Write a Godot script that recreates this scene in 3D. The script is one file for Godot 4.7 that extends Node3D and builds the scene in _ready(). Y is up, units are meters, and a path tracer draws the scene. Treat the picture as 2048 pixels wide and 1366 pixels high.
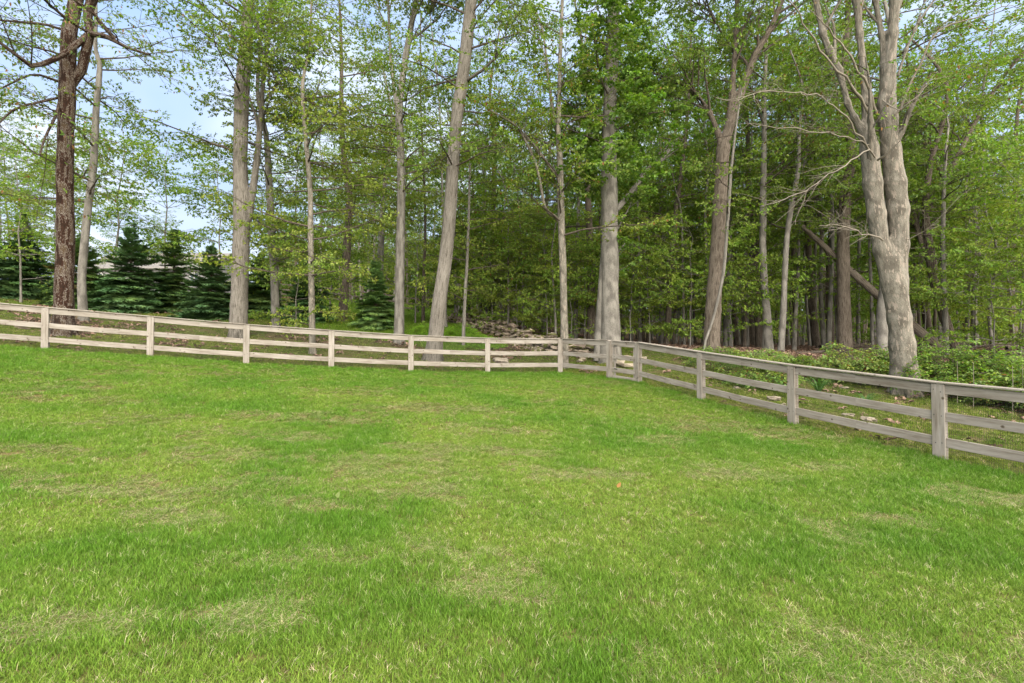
extends Node3D
# A lawn with a three-rail board fence, woods behind. x right, y up, the camera looks along -z.
# "depth" below is the distance in front of the camera (-z).

const F := 980.0            # focal length in photo pixels (2048 wide)
const PITCH := 0.0227       # camera tilt upwards, radians
const EYE := 1.6

var rng := RandomNumberGenerator.new()
var noise := FastNoiseLite.new()
var names := {}
var M := {}                 # materials
var S := {}                 # shared meshes
var ground_grid := PackedFloat32Array()
const GX0 := -90.0
const GD0 := -16.0
const GNX := 181
const GND := 147

# ---------------------------------------------------------------- helpers
class MB:
	var v := PackedVector3Array()
	var n := PackedVector3Array()
	var c := PackedColorArray()
	var t := PackedVector2Array()
	var i := PackedInt32Array()
	func tri(a: Vector3, b: Vector3, cc: Vector3, col: Color) -> void:
		var k := v.size()
		var nn := (cc - a).cross(b - a).normalized()
		v.append(a); v.append(b); v.append(cc)
		for q in 3:
			n.append(nn); c.append(col)
		t.append(Vector2(a.x, a.z)); t.append(Vector2(b.x, b.z)); t.append(Vector2(cc.x, cc.z))
		i.append(k); i.append(k + 1); i.append(k + 2)
	func quad(a: Vector3, b: Vector3, cc: Vector3, d: Vector3, col: Color, ua := Vector2.ZERO, ub := Vector2(1, 0), uc := Vector2(1, 1), ud := Vector2(0, 1)) -> void:
		var k := v.size()
		var nn := (cc - a).cross(b - a).normalized()
		v.append(a); v.append(b); v.append(cc); v.append(d)
		for q in 4:
			n.append(nn); c.append(col)
		t.append(ua); t.append(ub); t.append(uc); t.append(ud)
		for q in [0, 1, 2, 0, 2, 3]:
			i.append(k + q)
	func mesh() -> ArrayMesh:
		var m := ArrayMesh.new()
		if v.size() == 0:
			return m
		var a := []
		a.resize(Mesh.ARRAY_MAX)
		a[Mesh.ARRAY_VERTEX] = v
		a[Mesh.ARRAY_NORMAL] = n
		a[Mesh.ARRAY_COLOR] = c
		a[Mesh.ARRAY_TEX_UV] = t
		a[Mesh.ARRAY_INDEX] = i
		m.add_surface_from_arrays(Mesh.PRIMITIVE_TRIANGLES, a)
		return m

func at(px: float, py: float, depth: float) -> Vector3:   # photo pixel + depth -> place
	var u := (px - 1024.0) / F
	var w := (683.0 - py) / F
	var s := depth / (cos(PITCH) - w * sin(PITCH))
	return Vector3(u * s, EYE + (w * cos(PITCH) + sin(PITCH)) * s, -depth)

func numbered(called: String) -> String:
	var k: int = names.get(called, 0)
	names[called] = k + 1
	return called if k == 0 else "%s_%03d" % [called, k]

func tag(o: Node, label: String, category: String, group := "", kind := "") -> void:
	if label: o.set_meta("label", label)
	if category: o.set_meta("category", category)
	if group: o.set_meta("group", group)
	if kind: o.set_meta("kind", kind)

func thing(called: String, label: String, category: String, where := Vector3.ZERO, group := "") -> Node3D:
	var o := Node3D.new()
	o.name = numbered(called)
	o.position = where
	tag(o, label, category, group)
	add_child(o)
	return o

func part(called: String, mesh: Mesh, mat: Material, parent: Node3D, where := Vector3.ZERO) -> MeshInstance3D:
	var o := MeshInstance3D.new()
	o.name = called if parent != self else numbered(called)
	o.mesh = mesh
	o.material_override = mat
	o.position = where
	parent.add_child(o, true)
	return o

func copies(called: String, mesh: Mesh, mat: Material, parent: Node3D, xf: Array, cols: PackedColorArray) -> MultiMeshInstance3D:
	var mm := MultiMesh.new()
	mm.transform_format = MultiMesh.TRANSFORM_3D
	mm.use_colors = true
	mm.mesh = mesh
	mm.instance_count = xf.size()
	var b := PackedFloat32Array()
	b.resize(xf.size() * 16)
	for k in xf.size():
		var x: Transform3D = xf[k]
		var q := k * 16
		b[q] = x.basis.x.x; b[q + 1] = x.basis.y.x; b[q + 2] = x.basis.z.x; b[q + 3] = x.origin.x
		b[q + 4] = x.basis.x.y; b[q + 5] = x.basis.y.y; b[q + 6] = x.basis.z.y; b[q + 7] = x.origin.y
		b[q + 8] = x.basis.x.z; b[q + 9] = x.basis.y.z; b[q + 10] = x.basis.z.z; b[q + 11] = x.origin.z
		var cc := cols[k]
		b[q + 12] = cc.r; b[q + 13] = cc.g; b[q + 14] = cc.b; b[q + 15] = 1.0
	mm.buffer = b
	var o := MultiMeshInstance3D.new()
	o.name = called if parent != self else numbered(called)
	o.multimesh = mm
	o.material_override = mat
	o.set_meta("kind", "stuff")      # leaves nobody could count
	parent.add_child(o, true)
	return o

func rr(a: float, b: float) -> float:
	return rng.randf_range(a, b)

# ---------------------------------------------------------------- the fence line and the ground
func fence_depth(x: float) -> float:      # how deep the lawn reaches at x
	if x < 1.66: return 16.94 + (x - 1.66) * 0.2418
	if x < 3.64: return 16.94 - (x - 1.66) * 1.3838
	return 14.2 - (x - 3.64) * 2.3755

func ground_at(x: float, depth: float) -> float:
	var fx := clampf(x - GX0, 0.0, GNX - 1.001)
	var fd := clampf(depth - GD0, 0.0, GND - 1.001)
	var ix := int(fx)
	var iy := int(fd)
	fx -= ix; fd -= iy
	var k := iy * GNX + ix
	return lerpf(lerpf(ground_grid[k], ground_grid[k + 1], fx), lerpf(ground_grid[k + GNX], ground_grid[k + GNX + 1], fx), fd)

func on_ground(x: float, depth: float) -> Vector3:
	return Vector3(x, ground_at(x, depth), -depth)

func px_ground(px: float, depth: float) -> Vector3:
	return on_ground((px - 1024.0) / F * depth, depth)

func solve_ground() -> void:
	# thin-plate surface through points read from the photograph: fence feet, tree feet, wall foot
	var P := []
	for q in [[90, 698, 13.5], [301, 713, 14.07], [493, 726, 14.65], [663, 735, 15.22], [822, 743, 15.8], [975, 745, 16.37], [1120, 746, 16.94], [1218, 755, 15.1], [1273, 765, 14.2], [1400, 799, 11.95], [1588, 848, 9.7], [1877, 920, 7.45],
			[126, 672, 16.0], [478, 678, 18.5], [168, 641, 18.5], [625, 709, 17.2], [551, 655, 20.5], [684, 652, 25.0], [798, 682, 19.5], [865, 723, 17.8], [925, 697, 20.5], [1128, 738, 17.8], [1220, 722, 18.5], [1423, 705, 18.0], [1805, 790, 12.2], [1560, 705, 20.0], [1690, 711, 21.0], [1900, 697, 22.0],
			[60, 604, 25.0], [255, 622, 24.0], [420, 640, 22.5], [610, 642, 24.0], [750, 652, 23.5], [830, 640, 30.0], [820, 612, 42.0], [300, 588, 45.0], [-200, 585, 40.0],
			[920, 650, 30.0], [1000, 652, 28.0], [1150, 716, 19.8], [1050, 690, 22.0],
			[1250, 688, 30.0], [1500, 692, 30.0], [1700, 695, 30.0], [1980, 700, 28.0], [1500, 689, 55.0], [2100, 690, 55.0], [1050, 655, 50.0], [1900, 688, 85.0], [1100, 650, 85.0]]:
		var w := at(q[0], q[1], q[2])
		P.append(Vector3(w.x, w.y, q[2]))
	for q in [[0, 0, 0], [0, 0, -12], [0, 0, 2.4], [-12, 0.6, 0], [10, -0.3, 0], [-3, 0.12, 5], [3, -0.02, 5], [0, 0.3, 10], [-40, 4.5, 10], [-60, 8.5, 60], [0, 4.2, 110], [60, 2.2, 100], [-60, 10, 110], [40, 0.5, 10], [60, 1.5, 40], [-30, 1.6, -10], [30, -0.6, -10]]:
		P.append(Vector3(q[0], q[1], q[2]))
	var n := P.size()
	var N := n + 3
	var A := []
	for r in N:
		var row := PackedFloat64Array()
		row.resize(N + 1)
		A.append(row)
	for r in n:
		for c in n:
			var d2: float = pow(P[r].x - P[c].x, 2) + pow(P[r].z - P[c].z, 2)
			A[r][c] = 0.0 if d2 < 1e-9 else 0.5 * d2 * log(d2)
		A[r][r] = 1.5
		A[r][n] = 1.0; A[r][n + 1] = P[r].x; A[r][n + 2] = P[r].z
		A[n][r] = 1.0; A[n + 1][r] = P[r].x; A[n + 2][r] = P[r].z
		A[r][N] = P[r].y
	for c in N:
		var best := c
		for r in range(c + 1, N):
			if absf(A[r][c]) > absf(A[best][c]): best = r
		var tmp = A[c]; A[c] = A[best]; A[best] = tmp
		for r in range(c + 1, N):
			var f: float = A[r][c] / A[c][c]
			if f == 0.0: continue
			for k in range(c, N + 1):
				A[r][k] -= f * A[c][k]
	var W := PackedFloat64Array()
	W.resize(N)
	for c in range(N - 1, -1, -1):
		var s: float = A[c][N]
		for k in range(c + 1, N):
			s -= A[c][k] * W[k]
		W[c] = s / A[c][c]
	ground_grid.resize(GNX * GND)
	for iy in GND:
		for ix in GNX:
			var x := GX0 + ix
			var d := GD0 + iy
			var y := W[n] + W[n + 1] * x + W[n + 2] * d
			for k in n:
				var d2: float = pow(P[k].x - x, 2) + pow(P[k].z - d, 2)
				if d2 > 1e-9:
					y += W[k] * 0.5 * d2 * log(d2)
			ground_grid[iy * GNX + ix] = y

func wood_floor(x: float, d: float) -> float:     # 0 grass .. 1 leaf litter, beyond the fence
	var out := d - fence_depth(x)
	if out < 0.6: return 0.0
	var n1 := noise.get_noise_2d(x * 9.0, d * 9.0) * 0.5
	var n2 := noise.get_noise_2d(x * 40.0 + 300.0, d * 40.0) * 0.35
	if x > 1.0:
		return clampf(smoothstep(6.0, 8.5, out * 0.55 + n1 * 4.0 + n2 * 4.0) + maxf(0.0, n2 * 1.2 - 0.05), 0.0, 1.0)
	if x > -4.0 and d > 24.0:
		return clampf(smoothstep(0.0, 0.35, n1 + n2 + (x + 2.0) * 0.3), 0.0, 1.0)
	return clampf(smoothstep(0.08, 0.3, n1 + n2) * 0.85, 0.0, 1.0)

# ---------------------------------------------------------------- materials
func lin(r: float, g: float, b: float) -> Color:
	return Color(r, g, b).linear_to_srgb()

func flat_mat(c: Color, rough := 0.8) -> StandardMaterial3D:
	var m := StandardMaterial3D.new()
	m.albedo_color = c
	m.roughness = rough
	return m

func tinted(rough: float, spec: float, back := Color.BLACK) -> StandardMaterial3D:
	var m := StandardMaterial3D.new()
	m.vertex_color_use_as_albedo = true
	m.roughness = rough
	m.metallic_specular = spec
	m.cull_mode = BaseMaterial3D.CULL_DISABLED
	if back != Color.BLACK:
		m.backlight_enabled = true
		m.backlight = back
	return m

func seamless(w: int, h: int, seed_: int, freq: float, type := FastNoiseLite.TYPE_SIMPLEX_SMOOTH, fractal := FastNoiseLite.FRACTAL_FBM, octaves := 4) -> Image:
	var f := FastNoiseLite.new()
	f.seed = seed_
	f.noise_type = type
	f.frequency = freq
	f.fractal_type = fractal
	f.fractal_octaves = octaves
	return f.get_seamless_image(w, h)

func grow(im: Image, w: int, h: int) -> Image:
	im.resize(w, h, Image.INTERPOLATE_CUBIC)
	return im

func textured(albedo: Image, height: Image, depth_cm: float, rough: float, scale := Vector3.ONE, gain := 0.62) -> StandardMaterial3D:
	var m := StandardMaterial3D.new()
	albedo.generate_mipmaps()
	m.albedo_texture = ImageTexture.create_from_image(albedo)
	m.roughness = rough
	m.albedo_color = lin(gain, gain, gain)
	m.metallic_specular = 0.25
	m.uv1_scale = scale
	m.vertex_color_use_as_albedo = true
	if height:
		m.heightmap_enabled = true
		m.heightmap_scale = depth_cm
		m.heightmap_texture = ImageTexture.create_from_image(height)
	return m

func ramp(im_a: Image, im_b: Image, im_c: Image, stops: Array, wb: float, wc: float) -> Image:
	# a + wb * b + wc * c -> colour ramp (stops: [value, linear colour])
	var w := im_a.get_width()
	var h := im_a.get_height()
	var o := Image.create(w, h, false, Image.FORMAT_RGB8)
	for y in h:
		for x in w:
			var t := im_a.get_pixel(x, y).r + (im_b.get_pixel(x, y).r - 0.5) * wb + (im_c.get_pixel(x, y).r - 0.5) * wc
			var col: Color = stops[0][1]
			for k in range(1, stops.size()):
				if t >= stops[k][0]:
					col = stops[k][1]
				elif t > stops[k - 1][0]:
					col = (stops[k - 1][1] as Color).lerp(stops[k][1], (t - stops[k - 1][0]) / (stops[k][0] - stops[k - 1][0]))
			o.set_pixel(x, y, col.linear_to_srgb())
	return o

func make_materials() -> void:
	M.leaf = tinted(0.5, 0.35, Color(0.85, 0.95, 0.45))
	M.needle = tinted(0.6, 0.3, Color(0.3, 0.35, 0.2))
	M.grass = tinted(0.6, 0.25, Color(0.5, 0.6, 0.25))
	M.grass.albedo_color = lin(0.82, 0.82, 0.82)
	M.litter = tinted(0.9, 0.15)
	M.wire = flat_mat(lin(0.02, 0.022, 0.02), 0.6)
	M.twig = flat_mat(lin(0.17, 0.15, 0.12), 0.9)
	# barks
	var fine := seamless(256, 256, 5, 0.09)
	grow(fine, 512, 512)
	var cells := seamless(512, 96, 11, 0.028, FastNoiseLite.TYPE_SIMPLEX_SMOOTH, FastNoiseLite.FRACTAL_RIDGED, 3)
	grow(cells, 512, 512)
	var blot := seamless(256, 128, 21, 0.02)
	grow(blot, 512, 512)
	M.shag = textured(ramp(cells, fine, blot, [[0.0, Color(0.085, 0.075, 0.062)], [0.3, Color(0.16, 0.145, 0.122)], [0.55, Color(0.25, 0.23, 0.20)], [1.0, Color(0.34, 0.315, 0.28)]], 0.5, 0.25), cells, 2.4, 0.95, Vector3(1, 0.45, 1))
	M.furrow = textured(ramp(cells, fine, blot, [[0.0, Color(0.06, 0.048, 0.036)], [0.35, Color(0.125, 0.102, 0.08)], [0.6, Color(0.20, 0.168, 0.135)], [1.0, Color(0.27, 0.23, 0.19)]], 0.45, 0.3), cells, 2.6, 0.95, Vector3(1, 0.6, 1))
	var smooth := seamless(256, 256, 31, 0.012)
	grow(smooth, 512, 512)
	var specks := seamless(256, 256, 33, 0.06, FastNoiseLite.TYPE_CELLULAR, FastNoiseLite.FRACTAL_NONE)
	grow(specks, 512, 512)
	M.smooth = textured(ramp(smooth, fine, blot, [[0.0, Color(0.155, 0.145, 0.128)], [0.4, Color(0.225, 0.212, 0.188)], [0.6, Color(0.285, 0.27, 0.24)], [1.0, Color(0.36, 0.34, 0.30)]], 0.5, 0.4), fine, 0.35, 0.9, Vector3(1, 0.5, 1))
	M.beech = textured(beech_image(smooth, fine, blot), fine, 0.9, 0.9, Vector3(1, 0.36, 1))
	M.lichen = textured(ramp(blot, fine, smooth, [[0.0, Color(0.035, 0.022, 0.016)], [0.42, Color(0.07, 0.035, 0.023)], [0.52, Color(0.10, 0.05, 0.032)], [0.56, Color(0.33, 0.30, 0.265)], [0.66, Color(0.36, 0.34, 0.30)], [0.7, Color(0.085, 0.05, 0.03)], [1.0, Color(0.15, 0.11, 0.07)]], 0.9, 0.6), cells, 1.6, 0.95, Vector3(1, 0.5, 1), 0.48)
	M.dark = textured(ramp(cells, fine, blot, [[0.0, Color(0.06, 0.05, 0.04)], [0.4, Color(0.13, 0.105, 0.085)], [1.0, Color(0.25, 0.215, 0.175)]], 0.5, 0.3), cells, 1.6, 0.95, Vector3(1, 0.6, 1))
	# weathered boards: grain along u
	var grain := seamless(96, 512, 41, 0.03, FastNoiseLite.TYPE_SIMPLEX_SMOOTH, FastNoiseLite.FRACTAL_FBM, 5)
	grow(grain, 512, 512)
	var stain := seamless(128, 128, 43, 0.02)
	grow(stain, 512, 512)
	var planks := knots(ramp(grain, stain, fine, [[0.0, Color(0.30, 0.26, 0.215)], [0.3, Color(0.39, 0.35, 0.30)], [0.6, Color(0.46, 0.42, 0.37)], [1.0, Color(0.53, 0.49, 0.44)]], 0.75, 0.22))
	M.board = textured(planks, grain, 0.25, 0.9, Vector3(1, 1, 1), 0.53)
	M.stone = flat_mat(lin(0.95, 0.9, 0.86), 0.95)
	M.stone.vertex_color_use_as_albedo = true
	var rock := ramp(smooth, fine, blot, [[0.2, Color(0.55, 0.53, 0.48)], [0.5, Color(0.85, 0.83, 0.79)], [0.8, Color(1.0, 0.98, 0.92)]], 0.8, 0.5)
	M.stone.albedo_texture = ImageTexture.create_from_image(rock)
	M.stone.uv1_triplanar = true
	M.stone.uv1_world_triplanar = true
	M.stone.uv1_scale = Vector3(0.9, 0.9, 0.9)
	M.stone.heightmap_enabled = true
	M.stone.heightmap_scale = 1.2
	M.stone.heightmap_texture = ImageTexture.create_from_image(fine)
	# soil, thatch, litter: vertex colours times a fine grain
	M.ground = StandardMaterial3D.new()
	M.ground.vertex_color_use_as_albedo = true
	M.ground.albedo_color = lin(0.75, 0.75, 0.75)
	M.ground.roughness = 1.0
	M.ground.metallic_specular = 0.1
	var soil := ramp(fine, fine, blot, [[0.1, Color(0.45, 0.42, 0.36)], [0.5, Color(0.8, 0.78, 0.7)], [0.9, Color(1.0, 0.98, 0.9)]], 0.8, 0.6)
	M.ground.albedo_texture = ImageTexture.create_from_image(soil)
	M.ground.uv1_triplanar = true
	M.ground.uv1_world_triplanar = true
	M.ground.uv1_scale = Vector3(0.8, 0.8, 0.8)
	M.siding = flat_mat(lin(0.2, 0.195, 0.2), 0.8)
	M.shingle = flat_mat(lin(0.15, 0.14, 0.13), 0.9)
	M.trim = flat_mat(lin(0.5, 0.5, 0.48), 0.6)
	M.glass = flat_mat(lin(0.05, 0.06, 0.07), 0.1)

func knots(im: Image) -> Image:           # knots and nail stains in the boards
	rng.seed = 44
	for k in 16:
		var c := Vector2(rr(10, 500), rr(20, 490))
		var r := Vector2(rr(2.0, 4.5), rr(5.0, 12.0))
		for y in range(int(c.y - r.y * 2), int(c.y + r.y * 2) + 1):
			for x in range(int(c.x - r.x * 2.5), int(c.x + r.x * 2.5) + 1):
				var q := Vector2((x - c.x) / r.x, (y - c.y) / r.y).length()
				var xx := posmod(x, 512)
				var yy := posmod(y, 512)
				var t := 0.85 if q < 0.75 else (0.4 if q < 1.25 else 0.0)
				im.set_pixel(xx, yy, im.get_pixel(xx, yy).lerp(Color(0.10, 0.075, 0.05).linear_to_srgb(), t))
	return im

func beech_image(smooth: Image, fine: Image, blot: Image) -> Image:
	var o := Image.create(512, 1024, false, Image.FORMAT_RGB8)
	var f := FastNoiseLite.new()
	f.seed = 77; f.frequency = 0.012; f.fractal_octaves = 4
	var sp := FastNoiseLite.new()
	sp.seed = 78; sp.frequency = 0.035; sp.noise_type = FastNoiseLite.TYPE_CELLULAR
	sp.cellular_return_type = FastNoiseLite.RETURN_DISTANCE
	for y in 1024:
		for x in 512:
			var a := smooth.get_pixel(x, y % 512).r + (fine.get_pixel(x, (y * 2) % 512).r - 0.5) * 0.7
			var col := Color(0.15, 0.138, 0.112).lerp(Color(0.315, 0.295, 0.248), clampf(a * 1.5 - 0.3, 0.0, 1.0))
			var p := f.get_noise_2d(x * 1.1, y * 0.7) + (fine.get_pixel(x, (y * 3) % 512).r - 0.5) * 0.25
			if p > 0.27:
				col = Color(0.37, 0.32, 0.268)
			var d := sp.get_noise_2d(x, y * 1.6) + 1.0
			if d < 0.06 + 0.42 * f.get_noise_2d(x * 3.0 + 900.0, y * 3.0):
				col = Color(0.10, 0.085, 0.06)
			o.set_pixel(x, y, col.linear_to_srgb())
	return o

# ---------------------------------------------------------------- tubes, boards, stones
func tube(mb: MB, pts: Array, rad: Array, sides: int, col := Color.WHITE, rough := 0.0, flare := 0.0, ureps := 0.0) -> void:
	# uv: u once (or ureps times) round, v in metres
	var k0 := mb.v.size()
	var n := pts.size()
	var along: Vector3 = (pts[1] - pts[0]).normalized()
	var side := along.cross(Vector3(0.31, 0.2, 0.93)).normalized()
	var dist := 0.0
	var ph := fposmod((pts[0] as Vector3).x * 7.3 + (pts[0] as Vector3).z * 3.1, TAU)
	var reps := ureps if ureps > 0.0 else maxf(1.0, roundf(float(rad[0]) * TAU / 1.0))
	for j in n:
		var p: Vector3 = pts[j]
		var t: Vector3 = ((pts[mini(j + 1, n - 1)] as Vector3) - (pts[maxi(j - 1, 0)] as Vector3)).normalized()
		side = (side - t * side.dot(t)).normalized()
		var up := t.cross(side)
		if j > 0: dist += p.distance_to(pts[j - 1])
		for s in sides + 1:
			var a := TAU * s / sides
			var dir := side * cos(a) + up * sin(a)
			var r: float = rad[j]
			if rough > 0.0:
				r *= 1.0 + rough * noise.get_noise_3d(cos(a) * 60.0 + ph * 50.0, sin(a) * 60.0, dist * 45.0) + rough * 0.6 * noise.get_noise_3d(cos(a) * 200.0 + ph * 50.0, sin(a) * 200.0, dist * 70.0)
			if flare > 0.0:
				r *= 1.0 + flare * exp(-dist / (rad[0] * 1.3)) * (0.65 + 0.5 * cos(a * 4.0 + ph) + 0.25 * cos(a * 7.0 + ph * 2.0))
			mb.v.append(p + dir * r)
			mb.n.append(dir)
			mb.c.append(col)
			mb.t.append(Vector2(reps * s / sides, dist))
	for j in n - 1:
		for s in sides:
			var a := k0 + j * (sides + 1) + s
			var b := a + sides + 1
			for q in [a, b, a + 1, a + 1, b, b + 1]:
				mb.i.append(q)

func smooth_path(pts: Array, rad: Array, step: float) -> Array:   # Catmull-Rom
	var op := []
	var orr := []
	for j in pts.size() - 1:
		var a: Vector3 = pts[maxi(j - 1, 0)]
		var b: Vector3 = pts[j]
		var c: Vector3 = pts[j + 1]
		var d: Vector3 = pts[mini(j + 2, pts.size() - 1)]
		var n := maxi(1, int(b.distance_to(c) / step))
		for k in n:
			var t := float(k) / n
			op.append(b.cubic_interpolate(c, a, d, t))
			orr.append(lerpf(rad[j], rad[j + 1], t))
	op.append(pts[-1]); orr.append(rad[-1])
	return [op, orr]

func blended(bones: Array, cell: float, k: float) -> ArrayMesh:
	# tapered stems grown together: smooth union of their distances, meshed as surface nets
	var lo := Vector3(1e9, 1e9, 1e9)
	var hi := -lo
	for b in bones:
		for e in [[b[0], b[2]], [b[1], b[3]]]:
			var p: Vector3 = e[0]
			var r := Vector3.ONE * (float(e[1]) + 3.0 * cell)
			lo = lo.min(p - r); hi = hi.max(p + r)
	var nx := int((hi.x - lo.x) / cell) + 2
	var ny := int((hi.y - lo.y) / cell) + 2
	var nz := int((hi.z - lo.z) / cell) + 2
	var f := PackedFloat32Array()
	f.resize(nx * ny * nz)
	f.fill(0.0)
	for b in bones:
		var p0: Vector3 = b[0]
		var p1: Vector3 = b[1]
		var ra: float = maxf(0.012, float(b[2]) - k * 1.3)
		var rb: float = maxf(0.012, float(b[3]) - k * 1.3)
		var pad := Vector3.ONE * (maxf(ra, rb) + 4.0 * k)
		var a0 := ((p0.min(p1) - pad - lo) / cell).floor().max(Vector3.ZERO)
		var a1 := ((p0.max(p1) + pad - lo) / cell).ceil().min(Vector3(nx - 1, ny - 1, nz - 1))
		var d := p1 - p0
		var dd := d.length_squared()
		for y in range(int(a0.y), int(a1.y) + 1):
			for z in range(int(a0.z), int(a1.z) + 1):
				for x in range(int(a0.x), int(a1.x) + 1):
					var p := lo + Vector3(x, y, z) * cell
					var t := clampf((p - p0).dot(d) / dd, 0.0, 1.0)
					var dist := p.distance_to(p0 + d * t) - lerpf(ra, rb, t)
					if dist < 4.0 * k: f[(y * nz + z) * nx + x] += exp(-dist / k)
	for q in f.size(): f[q] = -k * log(maxf(f[q], 1e-4))
	var idx := PackedInt32Array()
	idx.resize(f.size())
	idx.fill(-1)
	var mb := MB.new()
	var sy := nz * nx
	for y in ny - 1:
		for z in nz - 1:
			for x in nx - 1:
				var o := y * sy + z * nx + x
				var inside := 0
				for q in [0, 1, nx, nx + 1, sy, sy + 1, sy + nx, sy + nx + 1]:
					if f[o + q] < 0.0: inside += 1
				if inside == 0 or inside == 8: continue
				var sum := Vector3.ZERO
				var n := 0
				for e in [[0, 0, 0, 1, 0, 0], [0, 0, 1, 1, 0, 1], [0, 1, 0, 1, 1, 0], [0, 1, 1, 1, 1, 1], [0, 0, 0, 0, 1, 0], [1, 0, 0, 1, 1, 0], [0, 0, 1, 0, 1, 1], [1, 0, 1, 1, 1, 1], [0, 0, 0, 0, 0, 1], [1, 0, 0, 1, 0, 1], [0, 1, 0, 0, 1, 1], [1, 1, 0, 1, 1, 1]]:
					var va := f[o + e[0] + e[1] * sy + e[2] * nx]
					var vb := f[o + e[3] + e[4] * sy + e[5] * nx]
					if (va < 0.0) != (vb < 0.0):
						sum += Vector3(e[0], e[1], e[2]).lerp(Vector3(e[3], e[4], e[5]), va / (va - vb))
						n += 1
				var p := lo + (Vector3(x, y, z) + sum / n) * cell
				var g := Vector3(f[o + 1] - f[o] + f[o + 1 + sy + nx] - f[o + sy + nx], f[o + sy] - f[o] + f[o + sy + 1 + nx] - f[o + 1 + nx], f[o + nx] - f[o] + f[o + nx + 1 + sy] - f[o + 1 + sy]).normalized()
				p += g * (0.007 * noise.get_noise_3d(p.x * 90.0, p.y * 50.0, p.z * 90.0) + 0.008 * noise.get_noise_3d(p.x * 320.0, p.y * 220.0, p.z * 320.0))
				idx[o] = mb.v.size()
				mb.v.append(p); mb.n.append(g); mb.c.append(Color.WHITE)
				var near := 1e9
				var ax0 := Vector3.ZERO
				for b in bones:
					var bd: Vector3 = b[1] - b[0]
					var bt := clampf((p - b[0]).dot(bd) / bd.length_squared(), 0.0, 1.0)
					var bp: Vector3 = b[0] + bd * bt
					var dq := p.distance_to(bp) - lerpf(b[2], b[3], bt)
					if dq < near: near = dq; ax0 = bp
				mb.t.append(Vector2(atan2(p.x - ax0.x, p.z - ax0.z) / TAU * 2.0, p.y))
	for y in range(1, ny - 1):
		for z in range(1, nz - 1):
			for x in range(1, nx - 1):
				var o := y * sy + z * nx + x
				var in0 := f[o] < 0.0
				for ax in 3:
					var step: int = [1, sy, nx][ax]
					if (f[o + step] < 0.0) == in0: continue
					var u: int = [sy, nx, 1][ax]
					var w: int = [nx, 1, sy][ax]
					var q := [idx[o - u - w], idx[o - w], idx[o], idx[o - u]]
					if q.min() < 0: continue
					if in0: q.reverse()
					for t in [0, 1, 2, 0, 2, 3]: mb.i.append(q[t])
	return mb.mesh()

func board(mb: MB, a: Vector3, b: Vector3, high: float, thick: float, outw: Vector3, up := Vector3.UP) -> void:
	# a chamfered board from a to b (centres of its ends); uv u along in metres, v across
	var c := minf(0.006, minf(high, thick) * 0.25)
	var prof := [Vector2(-thick / 2 + c, -high / 2), Vector2(thick / 2 - c, -high / 2), Vector2(thick / 2, -high / 2 + c), Vector2(thick / 2, high / 2 - c), Vector2(thick / 2 - c, high / 2), Vector2(-thick / 2 + c, high / 2), Vector2(-thick / 2, high / 2 - c), Vector2(-thick / 2, -high / 2 + c)]
	var L := a.distance_to(b)
	var u0 := rr(0.0, 5.0)
	var v0 := rr(0.0, 1.0)
	var tint := Color.WHITE * rr(0.9, 1.1)
	var run := 0.0
	for k in 8:
		var p: Vector2 = prof[k]
		var q: Vector2 = prof[(k + 1) % 8]
		var w := p.distance_to(q) * 1.2
		var pa := a + outw * p.x + up * p.y
		var pb := b + outw * p.x + up * p.y
		var qa := a + outw * q.x + up * q.y
		var qb := b + outw * q.x + up * q.y
		mb.quad(pa, pb, qb, qa, tint, Vector2(u0, v0 + run), Vector2(u0 + L * 0.4, v0 + run), Vector2(u0 + L * 0.4, v0 + run + w), Vector2(u0, v0 + run + w))
		run += w
	for e in [a, b]:
		for k in range(1, 7):
			var p0: Vector2 = prof[0]
			var p1: Vector2 = prof[k]
			var p2: Vector2 = prof[k + 1]
			mb.tri(e + outw * p0.x + up * p0.y, e + outw * p1.x + up * p1.y, e + outw * p2.x + up * p2.y, tint * 0.9)

func stone_mesh(seed_: int, size: Vector3, col: Color, rings := 6, segs := 9, moss := 0.0) -> ArrayMesh:
	# a rough squarish block
	var mb := MB.new()
	var f := FastNoiseLite.new()
	f.seed = seed_; f.frequency = 1.1; f.fractal_octaves = 2
	var dirs := []
	for j in rings + 1:
		for s in segs:
			var th := PI * j / rings
			var a := TAU * s / segs
			dirs.append(Vector3(sin(th) * cos(a), cos(th), sin(th) * sin(a)))
	var pos := []
	for d in dirs:
		var m: float = maxf(absf(d.x), maxf(absf(d.y), absf(d.z)))
		var p: Vector3 = d * lerpf(1.0, 1.0 / m, 0.55)
		p *= 0.82 + 0.38 * f.get_noise_3d(d.x, d.y, d.z)
		pos.append(p * size * 0.5)
	for j in rings:
		for s in segs:
			var a := j * segs + s
			var b := j * segs + (s + 1) % segs
			var c := a + segs
			var d := b + segs
			var cc := col
			if moss > 0.0 and f.get_noise_3d(pos[a].x * 6.0, pos[a].y * 6.0, pos[a].z * 6.0 + 50.0) > 0.25 - moss:
				cc = Color(0.11, 0.13, 0.035)
			if j > 0: mb.tri(pos[a], pos[b], pos[c], cc)
			if j < rings - 1: mb.tri(pos[b], pos[d], pos[c], cc)
	return mb.mesh()

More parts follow.
